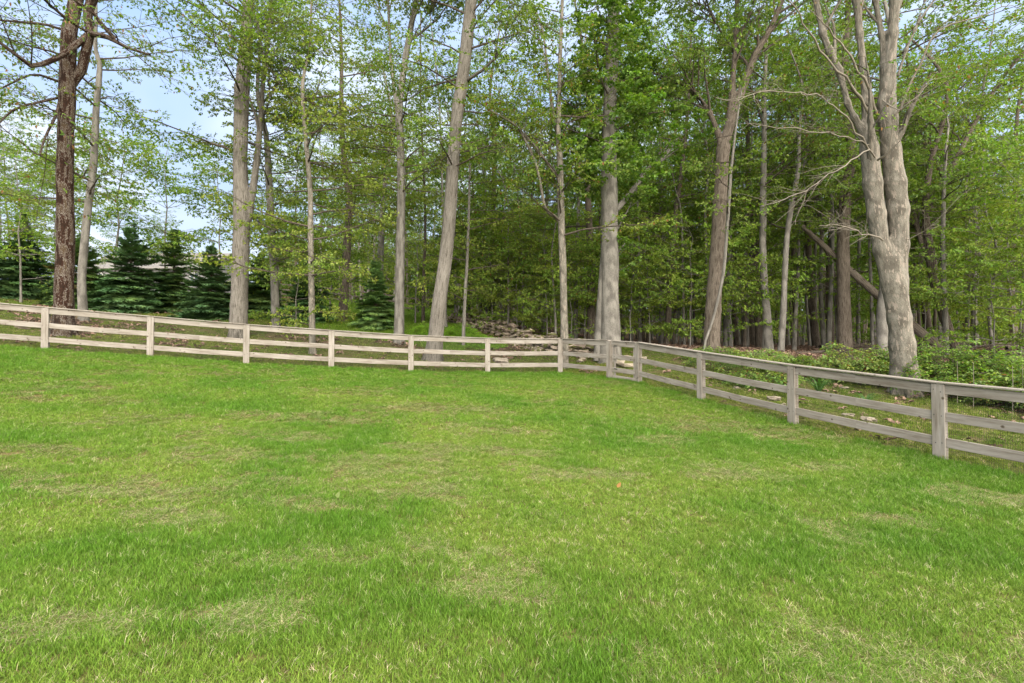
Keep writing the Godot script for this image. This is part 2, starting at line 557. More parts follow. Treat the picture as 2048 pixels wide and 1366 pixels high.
# ---------------------------------------------------------------- leaves, sprays, grass tufts
func leaf(mb: MB, base: Vector3, dir: Vector3, up: Vector3, length: float, width: float, col: Color) -> void:
	var side := dir.cross(up).normalized()
	var nrm := side.cross(dir).normalized()
	var droop := -nrm * length * rr(0.05, 0.25)
	var fold := nrm * width * rr(0.1, 0.35)
	var tip := base + dir * length + droop
	var l1 := base + dir * length * 0.33 + side * width * 0.5 + fold
	var l2 := base + dir * length * 0.68 + side * width * 0.36 + fold * 0.6 + droop * 0.45
	var r1 := base + dir * length * 0.33 - side * width * 0.5 + fold
	var r2 := base + dir * length * 0.68 - side * width * 0.36 + fold * 0.6 + droop * 0.45
	mb.tri(base, l2, l1, col); mb.tri(base, tip, l2, col)
	mb.tri(base, r1, r2, col); mb.tri(base, r2, tip, col)

func leaf_color(warm := 0.0) -> Color:
	var g := rr(0.75, 1.3)
	var y := clampf(rng.randfn(0.25 + warm, 0.22), 0.0, 1.0)
	var c := Color(0.125, 0.205, 0.046).lerp(Color(0.265, 0.31, 0.06), y)
	if rng.randf() < 0.012: c = Color(0.24, 0.12, 0.05)
	return Color(c.r * g, c.g * g, c.b * g)

func spray_mesh(seed_: int, length: float, nleaf: int, ll: float, lw: float, flat: float) -> ArrayMesh:
	rng.seed = seed_
	var mb := MB.new()
	var wood := Color(0.12, 0.095, 0.07)
	var twigs := [[Vector3.ZERO, Vector3(length, -length * 0.08, 0.0), 1.0]]
	for k in 4:
		var t := 0.2 + 0.2 * k
		var sgn := 1.0 if k % 2 == 0 else -1.0
		var o := Vector3(length * t, -length * 0.08 * t, 0)
		twigs.append([o, o + Vector3(length * rr(0.25, 0.4), rr(-0.12, 0.08) * length, sgn * length * rr(0.25, 0.42)) * (1.1 - t * 0.5), 0.6])
	for tw in twigs:
		tube(mb, [tw[0], tw[1]], [0.006 * tw[2], 0.003 * tw[2]], 3, wood)
	for k in nleaf:
		var tw = twigs[k % twigs.size()]
		var t := sqrt(rng.randf()) * 1.02
		var o: Vector3 = (tw[0] as Vector3).lerp(tw[1], t)
		var ax: Vector3 = ((tw[1] as Vector3) - (tw[0] as Vector3)).normalized()
		var sgn := 1.0 if rng.randf() < 0.5 else -1.0
		var dir := (ax * rr(0.3, 1.0) + Vector3(0, 0, sgn) * rr(0.3, 1.0) + Vector3(0, rr(-0.7, 0.35), 0) * (1.6 - flat)).normalized()
		var up := (Vector3.UP + Vector3(rr(-1, 1), rr(-0.3, 0.3), rr(-1, 1)) * (1.25 - flat)).normalized()
		var s := rr(0.65, 1.2)
		leaf(mb, o + Vector3(rr(-1, 1), rr(-1, 1), rr(-1, 1)) * 0.03, dir, up, ll * s, lw * s, leaf_color())
	return mb.mesh()

func frond_mesh(seed_: int) -> ArrayMesh:    # one spruce bough, one metre long along +x
	rng.seed = seed_
	var mb := MB.new()
	tube(mb, [Vector3.ZERO, Vector3(0.5, -0.08, 0), Vector3(1.0, -0.06, 0)], [0.02, 0.012, 0.004], 3, Color(0.09, 0.06, 0.04))
	for k in 20:
		var t := 0.08 + 0.92 * k / 20.0
		for sgn in [-1.0, 1.0]:
			var o := Vector3(t, -0.12 * t * (1.3 - t), 0)
			var L := (1.08 - t) * rr(0.32, 0.5) + 0.08
			var e := o + Vector3(L * 0.75, rr(-0.16, -0.02) * L, sgn * L * rr(0.6, 0.9))
			var g := rr(0.7, 1.35)
			var tipc := Color(0.085 * g, 0.15 * g, 0.055 * g).lerp(Color(0.18, 0.27, 0.075), 0.7 if rng.randf() < 0.3 else 0.0)
			for q in 6:                      # needles in short flat tufts along the twig
				var f := (q + rr(0.0, 1.0)) / 6.0
				var c := o.lerp(e, f)
				var ax := (e - o).normalized()
				for s2 in [-1.0, 1.0]:
					var nd: Vector3 = (ax * 0.8 + Vector3(rr(-0.3, 0.3), rr(-0.3, 0.5), rr(-0.3, 0.3)) + ax.cross(Vector3.UP) * 0.7 * s2).normalized()
					var wv := ax.cross(nd).normalized().cross(nd) * 0.016
					mb.tri(c - wv * 1.2, c + wv * 1.2, c + nd * rr(0.09, 0.16), tipc)
	return mb.mesh()

func tuft_mesh(seed_: int, blades: int, radius: float, hmin: float, hmax: float, width: float, lie: float, straw: float) -> ArrayMesh:
	rng.seed = seed_
	var mb := MB.new()
	for k in blades:
		var a := rr(0, TAU)
		var r := radius * sqrt(rng.randf())
		var o := Vector3(cos(a) * r, -0.006, sin(a) * r)
		var az := rr(0, TAU)
		var dir := Vector3(cos(az), 0, sin(az))
		var h := rr(hmin, hmax)
		var lean := h * (rr(0.1, 0.75) + lie)
		var rise := h * maxf(0.15, 1.0 - lie * 0.55)
		var w := dir.cross(Vector3.UP).rotated(Vector3.UP, rr(-0.9, 0.9)) * width * rr(0.7, 1.2) * 0.5
		var mid := o + dir * lean * 0.35 + Vector3.UP * rise * 0.6
		var tip := o + dir * lean + Vector3.UP * rise
		var g := rr(0.55, 1.35)
		var col := Color(0.102, 0.215, 0.022).lerp(Color(0.215, 0.29, 0.042), rng.randf() * 0.6)
		if rng.randf() < straw:
			col = Color(0.44, 0.42, 0.25).lerp(Color(0.36, 0.31, 0.18), rng.randf())
		col = Color(col.r * g, col.g * g, col.b * g)
		mb.tri(o - w, o + w, mid + w * 0.8, col)
		mb.tri(o - w, mid + w * 0.8, mid - w * 0.8, col)
		mb.tri(mid - w * 0.8, mid + w * 0.8, tip, col)
	return mb.mesh()

# ---------------------------------------------------------------- trees
func spray_xf(p: Vector3, outd: Vector3, scale: float, tilt := 0.75) -> Transform3D:
	var x := (Vector3(outd.x, outd.y * 0.35, outd.z) + Vector3(rr(-1, 1), rr(-0.6, 0.25), rr(-1, 1)) * tilt).normalized()
	var up := (Vector3.UP + Vector3(rr(-1, 1), 0, rr(-1, 1)) * tilt).normalized()
	var z := x.cross(up).normalized()
	var y := z.cross(x).normalized()
	var s := scale * rr(0.75, 1.25)
	return Transform3D(Basis(x * s, y * s, z * s), p)

func limb_path(p: Vector3, dir: Vector3, length: float, segs: int, lift: float, wobble: float) -> Array:
	var pts := [p]
	var d := dir.normalized()
	for k in segs:
		d = (d + Vector3(rr(-1, 1), rr(-0.7, 0.7), rr(-1, 1)) * wobble + Vector3.UP * lift).normalized()
		p += d * length / segs
		pts.append(p)
	return pts

func taper(r0: float, r1: float, n: int) -> Array:
	var o := []
	for k in n:
		o.append(lerpf(r0, r1, float(k) / (n - 1)))
	return o

# one leafy limb: wood goes into mb, sprays into xf
func leafy_limb(mb: MB, xf: Array, p: Vector3, dir: Vector3, length: float, r0: float, lift: float, subs: int, gap: float, scale: float, bare := 0.12, col := Color.WHITE) -> void:
	var segs := maxi(4, int(length / 0.8))
	var pts := limb_path(p, dir, length, segs, lift, 0.22)
	tube(mb, pts, taper(r0, maxf(0.006, r0 * 0.12), pts.size()), 5 if r0 > 0.03 else 4, col)
	for k in subs:
		var t := lerpf(bare, 1.0, (k + rr(0.1, 0.9)) / subs)
		var ft := t * segs
		var j := mini(int(ft), segs - 1)
		var o: Vector3 = (pts[j] as Vector3).lerp(pts[j + 1], ft - j)
		var d: Vector3 = ((pts[j + 1] as Vector3) - (pts[j] as Vector3)).normalized()
		var sd := d.cross(Vector3.UP).normalized() * (1.0 if k % 2 == 0 else -1.0)
		var L := length * rr(0.22, 0.42) * (1.15 - t * 0.6)
		var sp := limb_path(o, d * 0.7 + sd * rr(0.5, 1.0) + Vector3.UP * rr(-0.25, 0.3), L, 3, 0.0, 0.22)
		tube(mb, sp, taper(maxf(0.008, r0 * 0.3), 0.004, 4), 3, col)
		if rng.randf() < 0.22: continue
		var n := maxi(2, int(L / (gap * 0.78)))
		for q in n:
			var f := (q + 0.6 + rr(-0.3, 0.3)) / n * 3.0
			var jj := clampi(int(f), 0, 2)
			var pp: Vector3 = (sp[jj] as Vector3).lerp(sp[jj + 1], clampf(f - jj, 0.0, 1.0))
			var od: Vector3 = ((sp[jj + 1] as Vector3) - (sp[jj] as Vector3)).normalized()
			var s3 := od.cross(Vector3.UP).normalized() * (1.0 if q % 2 == 0 else -1.0)
			xf.append(spray_xf(pp, od + s3 * 0.8, scale))
	xf.append(spray_xf(pts[-1], dir, scale))

func crown_colors(n: int, tint: Color, spread := 0.22) -> PackedColorArray:
	var o := PackedColorArray()
	for k in n:
		var g := rr(1.0 - spread, 1.0 + spread)
		o.append(Color(tint.r * g * rr(0.9, 1.1), tint.g * g, tint.b * g * rr(0.85, 1.15)))
	return o

# a tree read from the photograph: trunk = [[px, py, width px], ...] from the foot upwards
func photo_tree(o: Dictionary) -> Node3D:
	rng.seed = int(o.seed)
	var d: float = o.depth
	var pts := []
	var rad := []
	for q in o.trunk:
		pts.append(at(q[0], q[1], d))
		rad.append(q[2] / F * d * 0.5)
	var foot: Vector3 = pts[0]
	foot.y = ground_at(foot.x, d) - 0.12
	pts[0] = foot
	if o.has("top"):                       # continues above the picture
		var last: Vector3 = pts[-1]
		var prev: Vector3 = pts[-2]
		var dir := (last - prev).normalized() + Vector3(0, 0.4, 0)
		dir = dir.normalized()
		var rise: float = foot.y + float(o.top) - last.y
		if rise > 1.0:
			var rl: float = rad[-1]
			pts.append(last + dir * rise * 0.5 + Vector3(rr(-0.4, 0.4), 0, rr(-0.4, 0.4))); rad.append(rl * 0.62)
			pts.append(last + dir * rise + Vector3(rr(-0.8, 0.8), 0, rr(-0.8, 0.8))); rad.append(0.03)
	var root := thing(o.name, o.label, "tree", foot, o.get("group", ""))
	if o.has("short"): anchors.append([foot, o.short])
	elif o.has("group"): root.set_meta("label", beside(o.label, foot))
	var big: bool = float(rad[0]) > 0.12
	for k in pts.size(): pts[k] -= foot
	# sway in depth so that the trunk is not a flat curve
	if not o.has("blend"):
		for k in range(1, pts.size()): pts[k].z += rr(-0.12, 0.12) * k * 0.5
	var sm := smooth_path(pts, rad, 0.25 if big else 0.4)
	var mb := MB.new()
	var bones := []
	if o.has("blend"):
		for k in pts.size() - 1: bones.append([pts[k], pts[k + 1], rad[k], rad[k + 1]])
		for fk in o.forks:
			for k in fk.size() - 1:
				var q = fk[k]
				var q2 = fk[k + 1]
				var z0 := d + (float(q[3]) if q.size() > 3 else 0.0)
				var z1 := d + (float(q2[3]) if q2.size() > 3 else 0.0)
				bones.append([at(q[0], q[1], z0) - foot, at(q2[0], q2[1], z1) - foot, q[2] / F * z0 * 0.5, q2[2] / F * z1 * 0.5])
		for k in 7:            # root flare
			var a := TAU * k / 7.0 + 0.3
			bones.append([Vector3(cos(a) * rad[0] * 0.7, 0.45, sin(a) * rad[0] * 0.7), Vector3(cos(a) * rad[0] * 1.25, -0.1, sin(a) * rad[0] * 1.25), 0.06, 0.09])
		part("trunk", blended(bones, 0.045 if d < 15.0 else 0.07, o.blend), o.bark, root)
	else:
		tube(mb, sm[0], sm[1], 28 if big else 12, Color.WHITE, o.get("rough", 0.12 if big else 0.06), o.get("flare", 0.45))
		part("trunk", mb.mesh(), o.bark, root)
	var xf := []
	for fk in o.get("forks", []):
		var fp := []
		var fr := []
		for q in fk:
			var z := d + (float(q[3]) if q.size() > 3 else 0.0)
			fp.append(at(q[0], q[1], z) - foot)
			fr.append(q[2] / F * z * 0.5)
		var fs := smooth_path(fp, fr, 0.25)
		var fm := MB.new()
		if not o.has("blend"): tube(fm, fs[0], fs[1], 14 if fr[0] > 0.06 else 7, Color.WHITE, 0.06)
		var n_sub: int = o.get("fork_subs", 5)
		var P: Array = fs[0]
		for k in n_sub:
			var j := int(lerpf(P.size() * 0.35, P.size() - 2, (k + rng.randf()) / n_sub))
			var dv: Vector3 = ((P[j + 1] as Vector3) - (P[j] as Vector3)).normalized()
			leafy_limb(fm, xf, P[j], dv + Vector3(rr(-1, 1), rr(-0.2, 0.6), rr(-1, 1)) * 0.9, rr(1.6, 3.0), maxf(0.012, float(fs[1][j]) * 0.4), 0.03, o.get("subs", 6), o.get("gap", 0.4), o.get("scale", 1.0))
		part("limb", fm.mesh(), o.bark, root)
	var P: Array = sm[0]
	var R: Array = sm[1]
	var topy: float = (P[-1] as Vector3).y
	for L in o.get("limbs", []):           # [count, from height, to height, length, lift, dir y]
		for k in int(L[0] * 1.35):
			var y := lerpf(L[1], minf(L[2], topy - 0.3), (k + rr(0.0, 1.0)) / int(L[0] * 1.35))
			var j := 0
			while j < P.size() - 2 and (P[j + 1] as Vector3).y < y: j += 1
			var az := rr(0, TAU)
			if L.size() > 6: az = deg_to_rad(L[6] + rr(-1, 1) * L[7])
			var dir := Vector3(cos(az), L[5] + rr(-0.15, 0.2), -sin(az))
			var lm := MB.new()
			var len: float = L[3] * rr(0.7, 1.2)
			leafy_limb(lm, xf, P[j], dir, len, minf(float(R[j]) * 0.45, 0.012 + len * 0.009), L[4], int(o.get("subs", 7)), o.get("gap", 0.4), o.get("scale", 1.0))
			part("limb", lm.mesh(), o.get("limb_bark", M.dark), root)
	for L in o.get("ivy", []):             # leaves that cling close to the trunk: [count, y0, y1, spread]
		for k in int(L[0]):
			var y := rr(L[1], L[2])
			var j := 0
			while j < P.size() - 2 and (P[j + 1] as Vector3).y < y: j += 1
			var az := rr(0, TAU)
			var dv := Vector3(cos(az), rr(-0.3, 0.2), sin(az))
			xf.append(spray_xf((P[j] as Vector3) + dv * (float(R[j]) + rr(0.0, L[3])), dv, o.get("scale", 1.0), 0.8))
	if xf.size():
		copies("crown", o.get("spray", S.spray[int(o.seed) % 4]), M.leaf, root, xf, crown_colors(xf.size(), o.get("tint", Color.WHITE)))
	return root

# a whole tree grown from numbers, for the woods; several copies of each are set out
func wood_tree(called: String, label: String, group: String, seed_: int, high: float, r: float, first: float, n: int, reach: float, subs: int, gap: float, scale: float, bark: Material, tint: Color, lean := 0.0, bend := 0.5, lift := 0.05, spread_y := 0.25) -> Node3D:
	rng.seed = seed_
	var root := thing(called, label, "tree", Vector3.ZERO, group)
	root.set_meta("base", label)
	var pts := [Vector3(0, -0.15, 0)]
	var rad := [r * 1.15]
	var segs := 7
	var az0 := rr(0, TAU)
	for k in range(1, segs + 1):
		var t := float(k) / segs
		pts.append(Vector3(cos(az0) * lean * t * high + rr(-1, 1) * bend * t * 0.6, high * t, sin(az0) * lean * t * high + rr(-1, 1) * bend * t * 0.6))
		rad.append(r * (1.0 - t * 0.85))
	var sm := smooth_path(pts, rad, 0.7)
	var mb := MB.new()
	tube(mb, sm[0], sm[1], 10 if r > 0.05 else 6, Color.WHITE, 0.06, 0.3)
	var xf := []
	var P: Array = sm[0]
	var R: Array = sm[1]
	for k in n:
		var y := lerpf(first, high * 0.98, pow((k + rng.randf()) / n, 0.85))
		var j := 0
		while j < P.size() - 2 and (P[j + 1] as Vector3).y < y: j += 1
		var az := 2.4 * k + rr(-0.5, 0.5)
		var t := (y - first) / (high - first)
		var len := reach * (0.55 + 0.6 * sin(PI * clampf(t * 0.85 + 0.12, 0, 1))) * rr(0.7, 1.15)
		leafy_limb(mb, xf, P[j], Vector3(cos(az), spread_y + t * 0.5 + rr(-0.15, 0.15), sin(az)), len, minf(float(R[j]) * 0.5, 0.01 + len * 0.009), lift, subs, gap, scale)
	part("trunk", mb.mesh(), bark, root)
	copies("crown", S.spray[seed_ % 4], M.leaf, root, xf, crown_colors(xf.size(), tint))
	return root

var anchors := []
func beside(base: String, p: Vector3) -> String:     # names a look-alike by the thing it stands next to
	var best = null
	var bd := 1e9
	for a in anchors:
		var ap: Vector3 = a[0]
		var q := Vector2(p.x / p.z - ap.x / ap.z, 0.012 * (p.z - ap.z)).length()     # seen in line with it, or close by
		if q < bd: bd = q; best = a
	if best == null: return base
	var back: float = best[0].z - p.z
	return base + (" far behind the " if back > 22.0 else (" well behind the " if back > 9.0 else (" behind the " if back > 2.0 else (" beside the " if back > -1.5 else " in front of the ")))) + best[1]

func put_copy(proto: Node3D, used: Dictionary, where: Vector3, turn: float, s: float, tilt := Vector3.ZERO) -> Node3D:
	var o := proto
	if used.has(proto):
		o = proto.duplicate()
		o.name = numbered(String(proto.name).rstrip("0123456789").trim_suffix("_"))
		add_child(o)
	used[proto] = true
	o.position = where
	o.basis = Basis.from_euler(Vector3(tilt.x, turn, tilt.z)).scaled(Vector3.ONE * s)
	o.set_meta("label", beside(proto.get_meta("base"), where))
	return o

func spruce(px: float, depth: float, high: float, half: float, seed_: int, label: String, tint: Color) -> void:
	rng.seed = seed_
	var foot := px_ground(px, depth) - Vector3(0, 0.1, 0)
	var root := thing("spruce_tree", label, "tree", foot, "young spruces in a row behind the fence")
	var mb := MB.new()
	tube(mb, [Vector3.ZERO, Vector3(0, high * 0.5, 0), Vector3(0.05, high, 0)], [0.07, 0.045, 0.01], 8)
	part("trunk", mb.mesh(), M.dark, root)
	var xf := []
	var y := 0.25
	while y < high:
		var t := y / high
		var L := half * (1.0 - pow(t, 1.25)) * 1.12 + 0.12
		var n := maxi(5, int(15.0 * (1.0 - t * 0.55)))
		var a0 := rr(0, TAU)
		for k in n:
			var a := a0 + TAU * k / n + rr(-0.25, 0.25)
			var el := lerpf(-0.28, 0.75, t * t) + rr(-0.28, 0.28)
			var x := Vector3(cos(a) * cos(el), sin(el), sin(a) * cos(el))
			var z := x.cross(Vector3.UP).normalized()
			var s := L * rr(0.6, 1.15) * (1.0 + 0.45 * noise.get_noise_3d(cos(a) * 60.0 + seed_ * 31.0, y * 60.0, sin(a) * 60.0))
			if rng.randf() < 0.12: continue
			xf.append(Transform3D(Basis(x * s, z.cross(x) * maxf(s, 0.7), z * maxf(s, 0.55)), Vector3(0, maxf(0.1, y + rr(-0.2, 0.2)), 0)))
		y += lerpf(0.15, 0.11, t) * high / 4.0
	var cols := crown_colors(xf.size(), tint, 0.3)
	for k in cols.size():
		if rng.randf() < (0.2 if seed_ == 502 else 0.0) and xf[k].origin.y < high * 0.6: cols[k] = Color(1.5, 0.7, 0.9)     # browned bough
	copies("crown", S.frond[seed_ % 2], M.needle, root, xf, cols)

func shrub(px: float, depth: float, high: float, half: float, seed_: int, label: String, tint: Color, n: int, called := "shrub", group := "low shrubs at the edge of the wood") -> void:
	rng.seed = seed_
	var foot := px_ground(px, depth) - Vector3(0, 0.03, 0)
	var root := thing(called, label, "shrub", foot, group)
	var xf := []
	for k in maxi(5, n / 22):
		var a := rr(0, TAU)
		var mb := MB.new()
		var dv := Vector3(cos(a) * half * rr(0.2, 0.8), high * rr(0.6, 0.95), sin(a) * half * rr(0.2, 0.8))
		tube(mb, limb_path(Vector3.ZERO, dv, dv.length(), 4, 0.02, 0.12), taper(0.012, 0.004, 5), 4)
		part("stem", mb.mesh(), M.dark, root)
	for k in n:
		var a := rr(0, TAU)
		var q := sqrt(rng.randf())
		var lump := 1.0 + 0.35 * sin(a * 3.0 + seed_) + 0.2 * sin(a * 5.0 + seed_ * 2.0)
		var r := half * q * lump
		var top := high * sqrt(maxf(0.04, 1.0 - q * q * 0.85)) * (0.82 + 0.25 * sin(r * 6.0 + a * 2.0 + seed_))
		var y := top * pow(rng.randf(), 0.6)
		var dv := Vector3(cos(a), 0.35, sin(a))
		xf.append(spray_xf(Vector3(cos(a) * r, y, sin(a) * r), dv, rr(0.75, 1.1), 0.5))
	copies("foliage", S.shrub[seed_ % 2], M.leaf, root, xf, crown_colors(xf.size(), tint, 0.28))

# ---------------------------------------------------------------- the fence
func fence_run(called: String, label: String, P: Array, inward: Vector3, first_post: bool, last_post: bool, wire := true) -> void:
	# P: feet of the posts in world coordinates; inward: unit vector to the lawn
	var root := thing(called, label, "fence", P[0])
	var o: Vector3 = P[0]
	for k in P.size():
		if (k == 0 and not first_post) or (k == P.size() - 1 and not last_post): continue
		var p: Vector3 = P[k] - o
		var along: Vector3 = ((P[mini(k + 1, P.size() - 1)] as Vector3) - (P[maxi(k - 1, 0)] as Vector3))
		along.y = 0
		along = along.normalized()
		var mb := MB.new()
		board(mb, p + Vector3(0, -0.25, 0) - inward * 0.07, p + Vector3(0, 1.13, 0) - inward * 0.07, 0.1, 0.1, along, inward)
		part("post", mb.mesh(), M.board, root)
		mb = MB.new()
		board(mb, p + Vector3(0, -0.2, 0) + inward * 0.026, p + Vector3(0, 1.141, 0) + inward * 0.026, 0.024, 0.17, along, inward)
		var fb := part("face_board", mb.mesh(), M.board, root)
		for h in [0.27, 0.66, 1.05]:
			for sx in [-0.045, 0.04]:
				var nl := part("nail_head", S.nail, M.wire, fb, p + along * (sx + rr(-0.01, 0.01)) + Vector3(0, h + rr(-0.03, 0.03), 0) + inward * 0.0385)
				nl.basis = Basis(along, Vector3.UP, along.cross(Vector3.UP))
	for k in P.size() - 1:
		var a: Vector3 = P[k] - o
		var b: Vector3 = P[k + 1] - o
		var along := (b - a).normalized()
		for h in [[0.262, 0.145], [0.655, 0.142], [1.063, 0.146]]:
			var mb := MB.new()
			var w0 := rr(-0.008, 0.008)
			var w1 := rr(-0.008, 0.008)
			var mid := (a + b) / 2 + Vector3(0, h[0] - rr(0.0, 0.012), 0)
			board(mb, a + Vector3(0, h[0] + w0, 0) + along * 0.004, mid + along * 0.001, h[1], 0.025, inward)
			board(mb, mid + along * 0.001, b + Vector3(0, h[0] + w1, 0) - along * 0.004, h[1], 0.025, inward)
			part("rail", mb.mesh(), M.board, root)
		var cm := MB.new()
		board(cm, a + Vector3(0, 1.157, 0) - inward * 0.035 + along * 0.003, b + Vector3(0, 1.157, 0) - inward * 0.035 - along * 0.003, 0.028, 0.175, inward)
		part("cap_rail", cm.mesh(), M.board, root)
		if wire:
			var wm := MB.new()
			var L := a.distance_to(b)
			var n := int(L / 0.0254)
			var off := -inward * 0.0145
			for j in n:
				var t := (j + 0.5) / n
				var q := a.lerp(b, t)
				var gnd := ground_at(q.x + o.x, -(q.z + o.z)) - o.y
				var p0 := Vector3(q.x, gnd - 0.01, q.z) + off
				var p1 := q + Vector3(0, 1.12, 0) + off
				var sd := along * 0.0012
				var nd := inward * 0.0012
				wm.quad(p0 - sd, p0 + sd, p1 + sd, p1 - sd, Color.WHITE)
				wm.quad(p0 - nd, p0 + nd, p1 + nd, p1 - nd, Color.WHITE)
			for j in 22:
				var h := 0.05 + j * 0.0508
				var p0 := a + Vector3(0, h, 0) + off
				var p1 := b + Vector3(0, h, 0) + off
				wm.quad(p0 - Vector3(0, 0.0012, 0), p1 - Vector3(0, 0.0012, 0), p1 + Vector3(0, 0.0012, 0), p0 + Vector3(0, 0.0012, 0), Color.WHITE)
			part("wire_mesh", wm.mesh(), M.wire, root)

# ---------------------------------------------------------------- the ground and what grows on it
func grid_lines(lo: float, hi: float, flo: float, fhi: float, fine: float, coarse: float) -> Array:
	var o := []
	var x := lo
	while x < hi - 0.01:
		o.append(x)
		x += fine if x >= flo and x < fhi else coarse
	o.append(hi)
	return o

func ground_color(x: float, d: float) -> Color:
	var n1 := noise.get_noise_2d(x * 30.0, d * 30.0)
	if d < fence_depth(x):
		return Color(0.13, 0.14, 0.045).lerp(Color(0.20, 0.175, 0.085), clampf(0.35 + n1 * 0.6 + straw_at(x, d) * 0.6, 0, 1))
	var w := wood_floor(x, d)
	var grass := Color(0.11, 0.135, 0.04).lerp(Color(0.17, 0.15, 0.08), clampf(0.4 + n1, 0, 1))
	var lit := Color(0.155, 0.115, 0.085).lerp(Color(0.10, 0.072, 0.052), clampf(0.5 + n1, 0, 1))
	return grass.lerp(lit, w)

var straw_spots := []
func straw_at(x: float, d: float) -> float:      # worn, straw coloured places in the lawn
	var s := smoothstep(0.12, 0.48, noise.get_noise_2d(x * 22.0 + 70.0, d * 34.0) + 0.6 * noise.get_noise_2d(x * 90.0, d * 110.0)) * 0.75
	for q in straw_spots:
		var dx: float = (x - q.x) / q.w
		var dd: float = (d - q.y) / q.z
		var r := sqrt(dx * dx + dd * dd) + noise.get_noise_2d(x * 70.0, d * 90.0) * 0.9
		if r < 1.3: s = maxf(s, 1.0 - smoothstep(0.5, 1.3, r))
	return s

func make_ground() -> void:
	for q in [[470, 905, 0.55, 0.35], [620, 833, 1.1, 0.35], [760, 930, 0.8, 0.6], [795, 985, 0.5, 0.4], [915, 815, 1.0, 0.4], [880, 895, 0.8, 0.3], [1180, 940, 0.5, 0.2], [1070, 905, 0.3, 0.2], [1390, 852, 0.8, 0.4], [1530, 868, 0.6, 0.4], [1420, 945, 0.6, 0.25], [190, 980, 0.8, 0.2], [620, 1010, 0.7, 0.2], [560, 1110, 0.4, 0.2], [1690, 1060, 0.4, 0.25], [1070, 1120, 0.14, 0.1], [520, 1230, 0.35, 0.16], [320, 1030, 0.5, 0.2], [60, 900, 0.8, 0.3], [1310, 880, 0.5, 0.3], [560, 870, 0.8, 0.3], [1780, 1040, 0.4, 0.2], [950, 1170, 0.2, 0.12], [200, 1240, 0.3, 0.12], [390, 1235, 0.07, 0.05], [1960, 990, 0.6, 0.3]]:
		var w := (float(q[1]) - 705.0) / F
		var dep := 3.0
		for it in 12: dep = (EYE - ground_at((float(q[0]) - 1024.0) / F * dep, dep)) / w
		straw_spots.append(Vector4((float(q[0]) - 1024.0) / F * dep, dep, q[3] * 1.3, q[2] * 1.3))
	var xs := grid_lines(-420.0, 420.0, -24.0, 24.0, 0.3, 6.0)
	var ds := grid_lines(-60.0, 420.0, 0.0, 36.0, 0.3, 6.0)
	var mb := MB.new()
	for d in ds:
		for x in xs:
			var y := ground_at(x, d)
			if d > fence_depth(x) + 0.5 and absf(x) < 60.0 and d < 90.0:
				y += 0.04 * noise.get_noise_2d(x * 45.0, d * 45.0)
			mb.v.append(Vector3(x, y, -d))
			mb.c.append(ground_color(x, d))
			mb.t.append(Vector2(x, d))
	var nx := xs.size()
	for j in ds.size() - 1:
		for k in nx - 1:
			var a := j * nx + k
			for q in [a, a + nx, a + 1, a + 1, a + nx, a + nx + 1]:
				mb.i.append(q)
	mb.n.resize(mb.v.size())
	for j in ds.size():
		for k in nx:
			var a := j * nx + k
			var dx := mb.v[j * nx + mini(k + 1, nx - 1)] - mb.v[j * nx + maxi(k - 1, 0)]
			var dd := mb.v[mini(j + 1, ds.size() - 1) * nx + k] - mb.v[maxi(j - 1, 0) * nx + k]
			mb.n[a] = dx.cross(dd).normalized()
	var g := part("ground", mb.mesh(), M.ground, self)
	tag(g, "lawn soil and leaf-strewn woodland floor rising to the left", "ground", "", "structure")

func tuft_xf(p: Vector3, s: float, hs: float) -> Transform3D:
	var b := Basis(Vector3.UP, rr(0, TAU)) * Basis(Vector3.RIGHT, rr(-0.15, 0.15))
	return Transform3D(b * Basis.from_scale(Vector3(s, s * hs, s)), p)

